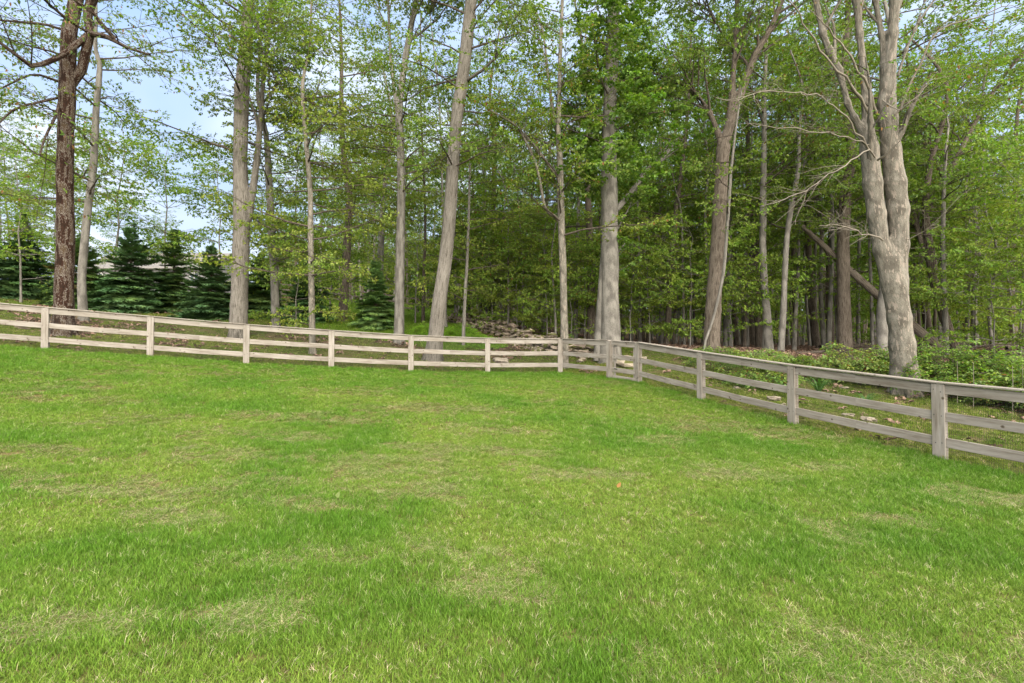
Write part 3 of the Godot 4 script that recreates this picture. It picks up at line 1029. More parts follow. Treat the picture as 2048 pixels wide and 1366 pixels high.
func make_lawn() -> void:
	rng.seed = 900
	var green := [[], [], [], []]
	var gcol := [PackedColorArray(), PackedColorArray(), PackedColorArray(), PackedColorArray()]
	var dry := []
	var dcol := PackedColorArray()
	for band in [[1.3, 4.6, 760.0, 1.0], [4.6, 8.5, 380.0, 1.2], [8.5, 18.0, 170.0, 1.7]]:
		var a: float = band[0]
		var b: float = band[1]
		var area := 1.1 * (b * b - a * a) + 3.0 * (b - a)
		var n := int(area * band[2])
		for k in n:
			var d := lerpf(a, b, rng.randf())
			var half := 1.1 * d + 1.5
			if rng.randf() > half / (1.1 * b + 1.5): continue
			var x := rr(-half, half)
			var edge := fence_depth(x) - d
			if edge < -0.02: continue
			var p := on_ground(x, d)
			var st := straw_at(x, d)
			var big := noise.get_noise_2d(x * 16.0, d * 20.0 + 500.0)
			var mid := noise.get_noise_2d(x * 60.0 + 40.0, d * 60.0)
			var lush := clampf(0.5 + big * 1.1 + mid * 0.7, 0.0, 1.0)
			if edge < 1.8: lush = maxf(lush, 1.0 - edge * 0.35)
			var hs := lerpf(0.7, 1.25, lush) * (1.0 - st * 0.35)
			if edge < 0.25: hs *= 1.25
			if rng.randf() < st * 0.72:
				dry.append(tuft_xf(p, band[3] * rr(0.8, 1.3), rr(0.7, 1.1)))
				var g := rr(0.8, 1.2)
				dcol.append(Color(g, g * rr(0.94, 1.04), g * rr(0.85, 1.05)))
			else:
				var v := rng.randi() % 4
				green[v].append(tuft_xf(p, band[3] * rr(0.8, 1.25), hs / lerpf(1.0, band[3], 0.6)))
				var c := Color(1.4, 1.22, 1.5).lerp(Color(0.8, 0.97, 0.8), lush)
				var g := rr(0.85, 1.15)
				gcol[v].append(Color(c.r * g, c.g * g, c.b * g))
	var root := Node3D.new()
	root.name = numbered("lawn_grass")
	add_child(root)
	tag(root, "mown bright green lawn with worn straw-coloured patches inside the fence", "grass", "", "stuff")
	for v in 4:
		var o := copies("grass", S.tuft[v], M.grass, root, green[v], gcol[v])
		tag(o, "", "", "", "stuff")
	var o2 := copies("dry_grass", S.dry, M.grass, root, dry, dcol)
	tag(o2, "", "", "", "stuff")

func make_rough_grass() -> void:
	rng.seed = 910
	var xf := [[], []]
	var col := [PackedColorArray(), PackedColorArray()]
	for k in 60000:
		var d := 7.0 + 33.0 * pow(rng.randf(), 0.9)
		var x := rr(-1.12 * d - 1.5, 1.12 * d + 1.5)
		var out := d - fence_depth(x)
		if out < 0.05: continue
		var w := wood_floor(x, d)
		if rng.randf() < w * 0.93: continue
		var patch := noise.get_noise_2d(x * 35.0, d * 35.0 + 90.0)
		if x < -4.0 and patch < -0.12 and out < 7.0 and rng.randf() < 0.55: continue
		var tall := 1.0
		if x > -9.0 and x < 0.0 and d > 21.0: tall = 2.2
		if out < 0.3: tall = 1.4
		var v := 1 if tall > 1.5 else 0
		xf[v].append(tuft_xf(on_ground(x, d), rr(1.3, 2.1), rr(0.5, 0.95) * (1.0 if tall > 1.5 else tall)))
		var g := rr(0.75, 1.15)
		var yl := clampf(0.5 + patch, 0, 1)
		col[v].append(Color(g * lerpf(0.9, 1.5, yl), g * lerpf(0.85, 1.1, yl), g * lerpf(0.85, 1.4, yl)))
	for k in 14000:
		var d := rr(19.5, 42.0)
		var x := lerpf(-0.42, -0.1, rng.randf()) * d
		if x > -2.6 and d > 26.0: continue
		xf[1].append(tuft_xf(on_ground(x, d), rr(1.5, 2.2), rr(0.9, 1.5)))
		var g := rr(0.9, 1.25)
		col[1].append(Color(g * 1.15, g * 1.12, g))
	var root := Node3D.new()
	root.name = numbered("rough_grass")
	add_child(root)
	tag(root, "short mossy grass and weeds growing outside the fence", "grass", "", "stuff")
	for v in 2:
		var o := copies("grass", S.tall_grass if v == 1 else S.tuft[1], M.grass, root, xf[v], col[v])
		tag(o, "", "", "", "stuff")
	# dead leaves
	var lx := []
	var lc := PackedColorArray()
	for k in 52000:
		var d := 8.0 + 40.0 * pow(rng.randf(), 0.8)
		var x := rr(-1.12 * d - 1.5, 1.12 * d + 1.5)
		var out := d - fence_depth(x)
		if out < 0.3: continue
		var w := wood_floor(x, d)
		if rng.randf() > w + 0.05: continue
		var s := rr(0.7, 1.5)
		lx.append(Transform3D(Basis.from_euler(Vector3(rr(-0.5, 0.5), rr(0, TAU), rr(-0.5, 0.5))).scaled(Vector3.ONE * s), on_ground(x, d) + Vector3(0, 0.02, 0)))
		var g := rr(0.6, 1.4)
		lc.append(Color(0.24 * g, 0.165 * g, 0.125 * g))
	var lo := copies("leaf_litter", S.litter, M.litter, self, lx, lc)
	tag(lo, "brown dead leaves covering the floor of the wood", "leaf litter", "", "stuff")

# ---------------------------------------------------------------- single things
func stone_wall() -> void:
	rng.seed = 400
	# centre line of the wall, [px, depth], from the mound to the big trunk
	var line := [[896, 27.5], [950, 25.5], [1010, 23.6], [1075, 21.6], [1140, 20.2], [1226, 19.0]]
	var C := []
	for q in line: C.append(px_ground(q[0], q[1]))
	var root := thing("stone_wall", "tumbled dry-laid fieldstone wall running from the green mound to the big trunk", "wall", C[0])
	var total := 0.0
	var acc := [0.0]
	for k in C.size() - 1:
		total += C[k].distance_to(C[k + 1])
		acc.append(total)
	var pos := func(s: float) -> Array:
		var k := 0
		while k < C.size() - 2 and s > acc[k + 1]: k += 1
		var t := clampf((s - acc[k]) / (acc[k + 1] - acc[k]), 0, 1)
		var dir: Vector3 = (C[k + 1] as Vector3) - (C[k] as Vector3)
		return [(C[k] as Vector3).lerp(C[k + 1], t), dir.normalized()]
	for row in 2:
		for course in 4:
			var s := rr(0.0, 0.3)
			while s < total:
				var w := rr(0.28, 0.62)
				if course == 3: w = rr(0.4, 0.85)
				var h := rr(0.15, 0.27)
				var pd = pos.call(s + w / 2)
				var dir: Vector3 = pd[1]
				dir.y = 0
				dir = dir.normalized()
				var side := Vector3(-dir.z, 0, dir.x)
				var fall := noise.get_noise_1d(s * 40.0 + course * 7.0)
				if course == 3 and (rng.randf() < 0.35 or row == 1): s += w; continue
				var tones := [Color(0.30, 0.255, 0.22), Color(0.38, 0.335, 0.295), Color(0.25, 0.215, 0.19), Color(0.44, 0.39, 0.345), Color(0.31, 0.29, 0.25)]
				var p: Vector3 = pd[0] + side * ((row - 0.5) * 0.36 * (1.0 - course * 0.12) + fall * 0.18) + Vector3(0, 0.08 + course * 0.18 + rr(-0.03, 0.03), 0)
				p.y = ground_at(p.x, -p.z) + 0.08 + course * 0.18 + rr(-0.03, 0.03)
				var m := part("stone", stone_mesh(rng.randi() % 900, Vector3(w * 1.08, h, rr(0.35, 0.5)), tones[rng.randi() % 5], 5, 8, 0.04), M.stone, root)
				m.position = p - C[0]
				m.rotation = Vector3(rr(-0.22, 0.22), atan2(-dir.z, dir.x) + rr(-0.3, 0.3), rr(-0.28, 0.28))
				s += w
	# stones that rolled to the foot of the wall
	for k in 16:
		var pd = pos.call(rr(total * 0.45, total))
		var p: Vector3 = pd[0] + Vector3(rr(-0.3, 0.3), 0, rr(0.45, 1.1))
		p.y = ground_at(p.x, -p.z) + 0.05
		var m := part("stone", stone_mesh(300 + k, Vector3(rr(0.2, 0.5), rr(0.12, 0.22), rr(0.2, 0.4)), Color(0.34, 0.31, 0.27), 5, 8, 0.1), M.stone, root)
		m.position = p - C[0]
		m.rotation = Vector3(rr(-0.3, 0.3), rr(0, TAU), rr(-0.3, 0.3))

func rock(px: float, depth: float, size: Vector3, seed_: int, label: String, col: Color, moss := 0.0, group := "") -> void:
	var o := part("rock", stone_mesh(seed_, size, col, 8, 12, moss), M.stone, self, px_ground(px, depth) + Vector3(0, size.y * 0.18, 0))
	o.rotation.y = seed_ * 1.7
	tag(o, beside(label, o.position) if group else label, "rock", group)

func house() -> void:
	# pale house far behind the spruces; only scraps of it show between the branches
	var o := px_ground(340, 60.0)
	var root := thing("house", "pale grey house with brown shingle roof behind the spruces", "building", o)
	var W := 14.0
	var D := 8.0
	var H := 3.3
	var mb := MB.new()
	var q := [Vector3(-W / 2, -1, D / 2), Vector3(W / 2, -1, D / 2), Vector3(W / 2, -1, -D / 2), Vector3(-W / 2, -1, -D / 2)]
	var up := Vector3(0, H + 1, 0)
	for k in 4:
		mb.quad(q[k], q[(k + 1) % 4], q[(k + 1) % 4] + up, q[k] + up, Color.WHITE)
	for s in [-1.0, 1.0]:
		mb.tri(Vector3(s * W / 2, H, D / 2), Vector3(s * W / 2, H, -D / 2), Vector3(s * W / 2, H + 2.2, 0), Color.WHITE)
	part("wall", mb.mesh(), M.siding, root)
	for k in 16:                           # clapboards
		var cb := MB.new()
		board(cb, Vector3(-W / 2, 0.15 + k * 0.22, D / 2 + 0.012), Vector3(W / 2, 0.15 + k * 0.22, D / 2 + 0.012), 0.2, 0.03, Vector3(0, 0.12, 1).normalized())
		part("clapboard", cb.mesh(), M.siding, root)
	var rf := MB.new()
	for s in [-1.0, 1.0]:
		var e := Vector3(0, H - 0.25, s * (D / 2 + 0.4))
		var r := Vector3(0, H + 2.35, 0)
		board(rf, (e + r) / 2 - Vector3(W / 2 + 0.4, 0, 0), (e + r) / 2 + Vector3(W / 2 + 0.4, 0, 0), e.distance_to(r), 0.14, (r - e).cross(Vector3.RIGHT).normalized(), (r - e).normalized())
	part("roof", rf.mesh(), M.shingle, root)
	for x in [-5.5, -2.8, 0.0, 2.8, 5.5]:
		var fm := MB.new()
		board(fm, Vector3(x - 0.5, 1.9, D / 2 + 0.06), Vector3(x + 0.5, 1.9, D / 2 + 0.06), 1.5, 0.08, Vector3.BACK)
		var wn := part("window", fm.mesh(), M.trim, root)
		for sx in [-0.24, 0.24]:
			var gl := MB.new()
			board(gl, Vector3(x + sx - 0.2, 1.9, D / 2 + 0.1), Vector3(x + sx + 0.2, 1.9, D / 2 + 0.1), 1.3, 0.02, Vector3.BACK)
			part("pane", gl.mesh(), M.glass, wn)

func far_fence(name_: String, label: String, line: Array, h: float, rails: int, mat: Material) -> void:
	rng.seed = 77 + line.size()
	var P := []
	for q in line: P.append(px_ground(q[0], q[1]))
	var root := thing(name_, label, "fence", P[0])
	for k in P.size():
		var mb := MB.new()
		board(mb, P[k] - P[0] - Vector3(0, 0.2, 0), P[k] - P[0] + Vector3(0, h, 0), 0.13, 0.13, Vector3.RIGHT, Vector3.BACK)
		part("post", mb.mesh(), mat, root)
		if k + 1 < P.size():
			for j in rails:
				var rb := MB.new()
				var y := h * (0.3 + 0.62 * j / maxf(1, rails - 1))
				board(rb, P[k] - P[0] + Vector3(0, y + rr(-0.04, 0.04), 0.07), P[k + 1] - P[0] + Vector3(0, y + rr(-0.04, 0.04), 0.07), 0.11, 0.06, Vector3.BACK)
				part("rail", rb.mesh(), mat, root)

func log_thing(label: String, A: Vector3, B: Vector3, r0: float, r1: float, mat: Material, seed_: int, called := "fallen_log", group := "") -> void:
	rng.seed = seed_
	var root := thing(called, beside(label, A) if group else label, "log", A, group)
	var mid := (B - A) * 0.5 + Vector3(rr(-0.15, 0.15), rr(-0.1, 0.1), rr(-0.15, 0.15))
	var sm := smooth_path([Vector3.ZERO, mid, B - A], [r0, (r0 + r1) / 2, r1], 0.3)
	var mb := MB.new()
	tube(mb, sm[0], sm[1], 14, Color.WHITE, 0.12)
	part("trunk", mb.mesh(), mat, root)
	for k in 3:                            # broken stubs
		var t := rr(0.35, 0.95)
		var sb := MB.new()
		var p: Vector3 = sm[0][int(t * (sm[0].size() - 1))]
		tube(sb, limb_path(p, Vector3(rr(-1, 1), rr(0.0, 1.0), rr(-1, 1)), rr(0.3, 1.1), 3, 0.0, 0.2), taper(r1 * 0.35 + 0.01, 0.008, 4), 5)
		part("stub", sb.mesh(), mat, root)

func blade_clump(px: float, depth: float, high: float, n: int, seed_: int, label: String) -> void:
	rng.seed = seed_
	var root := thing("strap_leaf_plant", label, "plant", px_ground(px, depth))
	for k in n:
		var a := rr(0, TAU)
		var d := Vector3(cos(a), 0, sin(a))
		var L := high * rr(0.7, 1.15)
		var w := d.cross(Vector3.UP) * 0.014
		var mb := MB.new()
		var prev := d * 0.03
		var g := rr(0.8, 1.2)
		var c := Color(0.07 * g, 0.15 * g, 0.04 * g)
		for j in range(1, 6):
			var t := j / 5.0
			var p := d * (0.03 + L * 0.75 * t * t * rr(0.9, 1.05)) + Vector3.UP * L * (t - 0.42 * t * t)
			var s := 1.0 - t * t
			mb.quad(prev - w, prev + w, p + w * s, p - w * s, c)
			prev = p
		part("leaf", mb.mesh(), M.leaf, root)

# bare, crooked, dead twigs on the beech: [from px, py] towards [px, py]
func dead_branch(root: Node3D, foot: Vector3, path: Array, depth: float, r0: float, twigs: int) -> void:
	var pts := []
	for k in path.size():
		var q = path[k]
		pts.append(at(q[0], q[1], depth - (0.25 + 0.4 * k if q.size() < 3 else float(q[2]))) - foot)
	var sm := smooth_path(pts, taper(r0, 0.006, pts.size()), 0.2)
	var mb := MB.new()
	var P: Array = sm[0]
	for k in range(1, P.size()): P[k] += Vector3(rr(-1, 1), rr(-1, 1), rr(-1, 1)) * 0.035
	tube(mb, P, sm[1], 6)
	for k in twigs:
		var j := int(rr(P.size() * 0.25, P.size() - 1.01))
		var dv: Vector3 = ((P[j + 1] as Vector3) - (P[j] as Vector3)).normalized()
		var L := rr(0.35, 1.3)
		var tp := limb_path(P[j], dv + Vector3(rr(-1, 1), rr(-0.7, 0.9), rr(-1, 1)) * 0.9, L, 5, 0.0, 0.33)
		tube(mb, tp, taper(0.008, 0.0025, 6), 3)
		for q in 3:
			tube(mb, limb_path(tp[1 + q], Vector3(rr(-1, 1), rr(-0.6, 0.8), rr(-1, 1)), rr(0.15, 0.5), 3, 0.0, 0.35), taper(0.004, 0.002, 4), 3)
	part("dead_branch", mb.mesh(), M.twig, root)

func make_sky() -> PanoramaSkyMaterial:
	var f := FastNoiseLite.new()
	f.seed = 12
	f.frequency = 1.3
	f.fractal_octaves = 5
	var w := 1024
	var h := 512
	var im := Image.create(w, h, false, Image.FORMAT_RGBF)
	for y in h:
		var el := PI * (0.5 - (y + 0.5) / h)
		for x in w:
			var az := TAU * (x + 0.5) / w
			var d := Vector3(cos(el) * sin(az), sin(el), -cos(el) * cos(az))
			var up := maxf(d.y, 0.0)
			var c := Color(0.64, 0.73, 0.87).lerp(Color(0.22, 0.42, 0.80), pow(up, 0.62))
			# broken cloud seen from below
			var s := 1.0 / (up + 0.25)
			var n := f.get_noise_3d(d.x * s, 0.0, d.z * s) + 0.15
			var cl := smoothstep(-0.25, 0.55, n)
			c = c.lerp(Color(0.80, 0.85, 0.92), cl * 0.65)
			if d.y < 0.0: c = c.lerp(Color(0.16, 0.17, 0.13), smoothstep(0.0, 0.08, -d.y))
			im.set_pixel(x, y, Color(c.r * 0.152, c.g * 0.152, c.b * 0.152))
	var m := PanoramaSkyMaterial.new()
	m.panorama = ImageTexture.create_from_image(im)
	return m

func _ready() -> void:
	# ---- camera, sky, sun, exposure
	var cam := Camera3D.new()
	cam.name = "camera"
	cam.position = Vector3(0, EYE, 0)
	cam.rotation = Vector3(PITCH, 0, 0)
	cam.fov = rad_to_deg(2.0 * atan(683.0 / F))
	cam.near = 0.05
	cam.far = 1200.0
	add_child(cam)
	cam.current = true
	var env := Environment.new()
	env.background_mode = Environment.BG_SKY
	env.sky = Sky.new()
	env.sky.sky_material = make_sky()
	env.background_energy_multiplier = 1.0
	env.tonemap_mode = Environment.TONE_MAPPER_LINEAR
	env.tonemap_exposure = 9.8
	env.sdfgi_enabled = true
	env.ssao_enabled = true
	env.ssil_enabled = true
	var we := WorldEnvironment.new()
	we.name = "environment"
	we.environment = env
	add_child(we)
	var sun := DirectionalLight3D.new()
	sun.name = "sun"
	sun.light_color = Color(1.0, 0.95, 0.87)
	sun.light_energy = 0.5
	sun.light_angular_distance = 115.0
	sun.shadow_enabled = true
	sun.look_at_from_position(Vector3(3.8, 6.6, 8.0), Vector3.ZERO)
	add_child(sun)

	# ---- shared things
	noise.seed = 3
	noise.frequency = 0.01
	noise.fractal_octaves = 3
	make_materials()
	S.spray = [spray_mesh(1, 0.75, 30, 0.105, 0.06, 0.25), spray_mesh(2, 0.7, 30, 0.10, 0.055, 0.35), spray_mesh(3, 0.8, 32, 0.11, 0.062, 0.2), spray_mesh(4, 0.75, 30, 0.10, 0.06, 0.3)]
	S.sparse = spray_mesh(7, 0.8, 15, 0.11, 0.055, 0.25)
	S.maple = spray_mesh(8, 0.6, 26, 0.15, 0.125, 0.4)
	S.shrub = [spray_mesh(5, 0.45, 26, 0.065, 0.04, 0.8), spray_mesh(6, 0.45, 26, 0.07, 0.045, 0.7)]
	S.frond = [frond_mesh(51), frond_mesh(52)]
	S.tuft = [tuft_mesh(61, 60, 0.062, 0.024, 0.056, 0.0029, 0.0, 0.04), tuft_mesh(62, 60, 0.066, 0.028, 0.064, 0.0028, 0.2, 0.06), tuft_mesh(63, 60, 0.062, 0.02, 0.045, 0.0030, 0.45, 0.07), tuft_mesh(64, 60, 0.07, 0.022, 0.05, 0.0028, 0.15, 0.04)]
	S.dry = tuft_mesh(65, 52, 0.075, 0.025, 0.06, 0.0027, 1.0, 0.5)
	S.tall_grass = tuft_mesh(67, 46, 0.065, 0.05, 0.10, 0.0042, 0.15, 0.06)
	rng.seed = 66
	var lm := MB.new()
	for k in 5:
		var o := Vector3(rr(-0.12, 0.12), rr(0, 0.02), rr(-0.12, 0.12))
		leaf(lm, o, Vector3(rr(-1, 1), rr(-0.2, 0.3), rr(-1, 1)).normalized(), Vector3(rr(-0.4, 0.4), 1, rr(-0.4, 0.4)), 0.1, 0.065, Color.WHITE * rr(0.7, 1.2))
	S.litter = lm.mesh()

	var nm := MB.new()
	for k in 6:
		nm.tri(Vector3(0, 0, 0.002), Vector3(cos(TAU * k / 6.0), sin(TAU * k / 6.0), 0) * 0.009, Vector3(cos(TAU * (k + 1) / 6.0), sin(TAU * (k + 1) / 6.0), 0) * 0.009, Color.WHITE)
	S.nail = nm.mesh()

	# ---- ground
	solve_ground()
	make_ground()
	make_lawn()
	make_rough_grass()
	print("ground done ", Time.get_ticks_msec())

	make_fences()
	stone_wall()
	house()
	make_trees()
	print("trees done ", Time.get_ticks_msec())
	make_woods()
	print("woods done ", Time.get_ticks_msec())
	make_small()
	print("done ", Time.get_ticks_msec())

func make_fences() -> void:
	rng.seed = 200
	var L := []
	for q in [[-160, 12.98], [90, 13.5], [301, 14.07], [493, 14.65], [663, 15.22], [822, 15.8], [975, 16.37], [1120, 16.94]]:
		L.append(px_ground(q[0], q[1]))
	var inw := Vector3(0.235, 0, 0.972).normalized()
	fence_run("board_fence", "pale weathered three-rail board fence with wire mesh climbing the lawn towards the spruces", L, inw, true, true)
	var c := [on_ground(1.66, 16.94), on_ground(2.99, 15.1)]
	var inc := Vector3(-0.81, 0, 0.586)
	c[0] += Vector3(0.1, 0, 0.06)
	fence_run("board_fence", "short tan corner panel of board fence in front of the stone wall", c, inc, false, true, false)
	var R := []
	for k in 6:
		R.append(on_ground(3.64 + 0.388 * 2.44 * k, 14.2 - 0.9217 * 2.44 * k))
	fence_run("board_fence", "grey-brown three-rail board fence with wire mesh passing in front of the big smooth trunk", R, Vector3(-0.9217, 0, 0.388), true, true)
	# the gate between the corner panel and the long right-hand run
	var A := on_ground(3.06, 15.0)
	var B := on_ground(3.60, 14.26)
	var g := thing("fence_gate", "narrow wooden gate with four rails beside the corner of the fence", "gate", A)
	for h in [0.0, 0.27, 0.66, 1.06]:
		var mb := MB.new()
		board(mb, Vector3(0, h + (0.06 if h == 0.0 else 0.0), 0), B - A + Vector3(0, h + (0.06 if h == 0.0 else 0.0), 0), 0.09 if h == 0.0 else 0.14, 0.025, inc)
		part("rail", mb.mesh(), M.board, g)
	for t in [0.09, 0.93]:
		var mb := MB.new()
		var p: Vector3 = (B - A) * t - inc * 0.027
		board(mb, p + Vector3(0, 0.02, 0), p + Vector3(0, 1.13, 0), 0.026, 0.09, (B - A).normalized(), inc)
		part("stile", mb.mesh(), M.board, g)
	var cp := MB.new()
	board(cp, Vector3(0, 1.15, 0) - inc * 0.02, B - A + Vector3(0, 1.15, 0) - inc * 0.02, 0.028, 0.13, inc)
	part("cap_rail", cp.mesh(), M.board, g)
	for h in [0.3, 1.0]:
		var hg := MB.new()
		board(hg, Vector3(0.02, h, 0) + inc * 0.02, (B - A) * 0.25 + Vector3(0, h, 0) + inc * 0.02, 0.03, 0.006, inc)
		part("hinge", hg.mesh(), M.wire, g)

func make_trees() -> void:
	var warm := Color(1.15, 1.05, 0.9)
	# left: dark lichen-spotted maple and its slim neighbour
	photo_tree({"name": "maple_tree", "label": "dark red-brown trunk blotched with white lichen and moss behind the fence", "short": "lichen-blotched trunk", "seed": 11, "depth": 16.0, "bark": M.lichen, "flare": 0.55, "rough": 0.16,
		"trunk": [[126, 672, 36], [125, 610, 31], [131, 480, 29], [136, 330, 27], [139, 200, 27], [148, 80, 25], [154, 0, 23]], "top": 20.0,
		"forks": [[[146, 165, 16], [163, 140, 17], [172, 100, 16], [180, 65, 15], [175, 20, 14], [200, -40, 12]],
			[[178, 68, 12], [150, 92, 11, -0.3], [110, 118, 10, -0.8], [62, 132, 9, -1.2], [30, 108, 7, -1.6], [-20, 70, 5, -2.0]],
			[[180, 68, 11], [208, 72, 10, -0.3], [230, 82, 8, -0.6], [255, 95, 6, -0.9], [300, 110, 4, -1.2]],
			[[230, 78, 8, -0.6], [205, 50, 8, -0.9], [188, 28, 7, -1.2], [150, 0, 6, -1.6], [110, -40, 5, -2]],
			[[172, 62, 6, -0.2], [140, 42, 6, -0.8], [100, 10, 5, -1.4], [70, -20, 4, -2]],
			[[133, 62, 5], [95, 50, 5, -0.4], [40, 44, 4, -0.8], [-30, 38, 3, -1.2]],
			[[128, 168, 5], [95, 155, 5, -0.5], [60, 150, 4, -1.0], [0, 178, 3, -1.5]],
			[[120, 195, 5], [85, 203, 5, -0.5], [30, 218, 4, -1.2], [0, 245, 3, -1.5]],
			[[122, 185, 6], [112, 230, 5, -0.5], [90, 275, 4, -0.9], [80, 310, 3, -1.2]]],
		"fork_subs": 3, "subs": 5, "gap": 0.55, "scale": 1.0, "spray": S.sparse, "tint": Color(0.85, 0.9, 0.9),
		"limbs": [[10, 12.0, 20.0, 4.5, 0.03, 0.4]]})
	photo_tree({"name": "slim_tree", "label": "slim smooth grey trunk close beside the lichen-blotched trunk", "seed": 12, "depth": 18.5, "bark": M.smooth,
		"trunk": [[168, 641, 17], [165, 560, 14], [171, 420, 13], [179, 330, 13], [186, 210, 11], [187, 120, 9], [180, 90, 7]], "top": 17.0,
		"limbs": [[12, 4.5, 12.0, 3.2, 0.02, 0.15], [8, 9.0, 16.0, 2.5, 0.03, 0.3]], "subs": 7, "gap": 0.36, "scale": 0.9, "tint": warm})
	# shaggy trunk, its fork
	photo_tree({"name": "hickory_tree", "label": "thick shaggy grey trunk forking into two stems behind the pale fence", "short": "shaggy forked trunk", "blend": 0.025, "seed": 13, "depth": 18.5, "bark": M.shag, "flare": 0.45, "rough": 0.14,
		"trunk": [[476, 678, 39], [478, 610, 35], [482, 500, 34], [484, 420, 35], [480, 330, 29], [484, 180, 31], [492, 90, 26], [497, 0, 24]], "top": 22.0,
		"forks": [[[496, 440, 18], [506, 380, 17], [515, 310, 16], [521, 240, 14], [527, 150, 13], [540, 40, 11], [548, -60, 9]], [[520, 250, 7], [535, 210, 6, -0.4], [548, 160, 5, -0.9], [570, 100, 4, -1.4]]],
		"fork_subs": 12, "limbs": [[14, 7.0, 13.5, 3.2, 0.02, 0.2], [8, 11.5, 21.0, 3.6, 0.04, 0.45]], "subs": 7, "gap": 0.36, "scale": 1.0, "tint": Color(0.95, 1.0, 0.85)})
	photo_tree({"name": "slim_tree", "label": "slender tan trunk just right of the shaggy forked trunk", "seed": 14, "depth": 20.5, "bark": M.smooth,
		"trunk": [[551, 655, 17], [549, 560, 15], [543, 450, 14], [539, 350, 13], [531, 270, 10], [520, 190, 8]], "top": 15.0,
		"limbs": [[14, 3.0, 9.0, 2.6, 0.02, 0.15], [8, 8.0, 14.5, 2.2, 0.03, 0.3]], "subs": 7, "gap": 0.34, "scale": 0.9, "tint": warm})
	photo_tree({"name": "slim_tree", "label": "thin pale lichened trunk standing against the outside of the pale fence", "short": "thin pale lichened trunk", "seed": 15, "depth": 17.2, "bark": M.beech,
		"trunk": [[625, 709, 13], [624, 600, 12], [622, 480, 11], [618, 380, 10], [613, 270, 8], [610, 180, 7]], "top": 13.5,
		"limbs": [[18, 3.0, 9.5, 2.6, 0.02, 0.12], [10, 8.0, 13.0, 2.2, 0.03, 0.3], [2, 1.2, 2.0, 0.8, 0.0, 0.1]], "subs": 7, "gap": 0.32, "scale": 0.85, "tint": warm})
	photo_tree({"name": "slim_tree", "label": "brown leaning trunk between the two spruces right of the shaggy trunk", "seed": 16, "depth": 25.0, "bark": M.furrow,
		"trunk": [[684, 652, 19], [689, 570, 17], [696, 480, 15], [698, 400, 14], [690, 340, 12], [684, 250, 10]], "top": 19.0,
		"limbs": [[14, 4.0, 11.0, 3.2, 0.02, 0.15], [12, 9.0, 18.0, 3.0, 0.03, 0.3]], "subs": 7, "gap": 0.4, "scale": 1.1, "tint": warm})
	photo_tree({"name": "ash_tree", "label": "straight tan trunk beside the single spruce, forking high up", "short": "straight tan trunk", "blend": 0.025, "seed": 17, "depth": 19.5, "bark": M.smooth, "flare": 0.35,
		"trunk": [[798, 682, 25], [799, 600, 22], [801, 480, 21], [803, 350, 20], [799, 250, 18], [796, 200, 8]],
		"forks": [[[799, 270, 8], [788, 180, 11], [781, 110, 10], [776, 0, 9], [774, -120, 8], [770, -300, 4]], [[800, 270, 12], [801, 185, 16], [812, 110, 16], [826, 30, 15], [845, -60, 13], [850, -250, 6]], [[824, 80, 8], [845, 40, 8, -0.4], [870, 10, 7, -0.8], [900, -30, 5, -1.2]]],
		"fork_subs": 14, "limbs": [[12, 6.0, 11.0, 3.0, 0.02, 0.2]], "subs": 7, "gap": 0.4, "scale": 1.0, "tint": warm})
	photo_tree({"name": "hickory_tree", "label": "leaning shaggy grey trunk in front of the green mound", "short": "leaning shaggy trunk", "seed": 18, "depth": 17.8, "bark": M.shag, "flare": 0.5, "rough": 0.12,
		"trunk": [[863, 723, 34], [870, 680, 30], [880, 600, 29], [892, 500, 26], [903, 390, 25], [914, 240, 24], [930, 130, 25], [943, 0, 23]], "top": 22.0,
		"forks": [[[928, 165, 8], [950, 150, 6, -0.5], [975, 132, 5, -1.0], [1010, 90, 4, -1.5]]], "fork_subs": 4,
		"limbs": [[12, 7.0, 13.0, 3.2, 0.02, 0.2], [8, 11.5, 21.0, 3.4, 0.04, 0.4]], "subs": 7, "gap": 0.4, "scale": 1.0})
	photo_tree({"name": "sapling", "label": "bare-stemmed sapling between the mound and the leaning shaggy trunk", "seed": 19, "depth": 20.5, "bark": M.smooth, "flare": 0.1,
		"trunk": [[926, 697, 8], [929, 620, 7], [934, 520, 6], [938, 420, 5], [940, 330, 4]], "top": 8.5,
		"limbs": [[12, 2.2, 7.5, 2.0, 0.02, 0.12]], "subs": 7, "gap": 0.3, "scale": 0.85, "tint": warm})
	photo_tree({"name": "birch_tree", "label": "pale slender trunk with dark knots rising behind the fence corner", "short": "pale knotted trunk", "seed": 20, "depth": 17.8, "bark": M.beech, "flare": 0.3,
		"trunk": [[1129, 738, 17], [1128, 640, 15], [1125, 530, 14], [1122, 430, 14], [1119, 330, 12], [1117, 250, 10]], "top": 19.0,
		"forks": [[[1120, 445, 7], [1108, 432, 7, -0.2], [1090, 415, 6, -0.5], [1075, 340, 5, -0.9], [1050, 280, 5, -1.2], [1030, 250, 4, -1.5], [980, 220, 3, -2.0]], [[1118, 360, 6], [1090, 320, 5, -0.4], [1060, 280, 4, -0.7], [1010, 235, 3, -1.0]], [[1120, 300, 5], [1100, 180, 5, 0.5], [1085, 60, 4, 0.9], [1060, 0, 4, 1.2]]],
		"fork_subs": 4, "limbs": [[12, 5.0, 11.0, 2.8, 0.02, 0.2], [9, 9.0, 18.0, 2.8, 0.04, 0.4]], "subs": 6, "gap": 0.42, "scale": 0.95, "tint": warm})
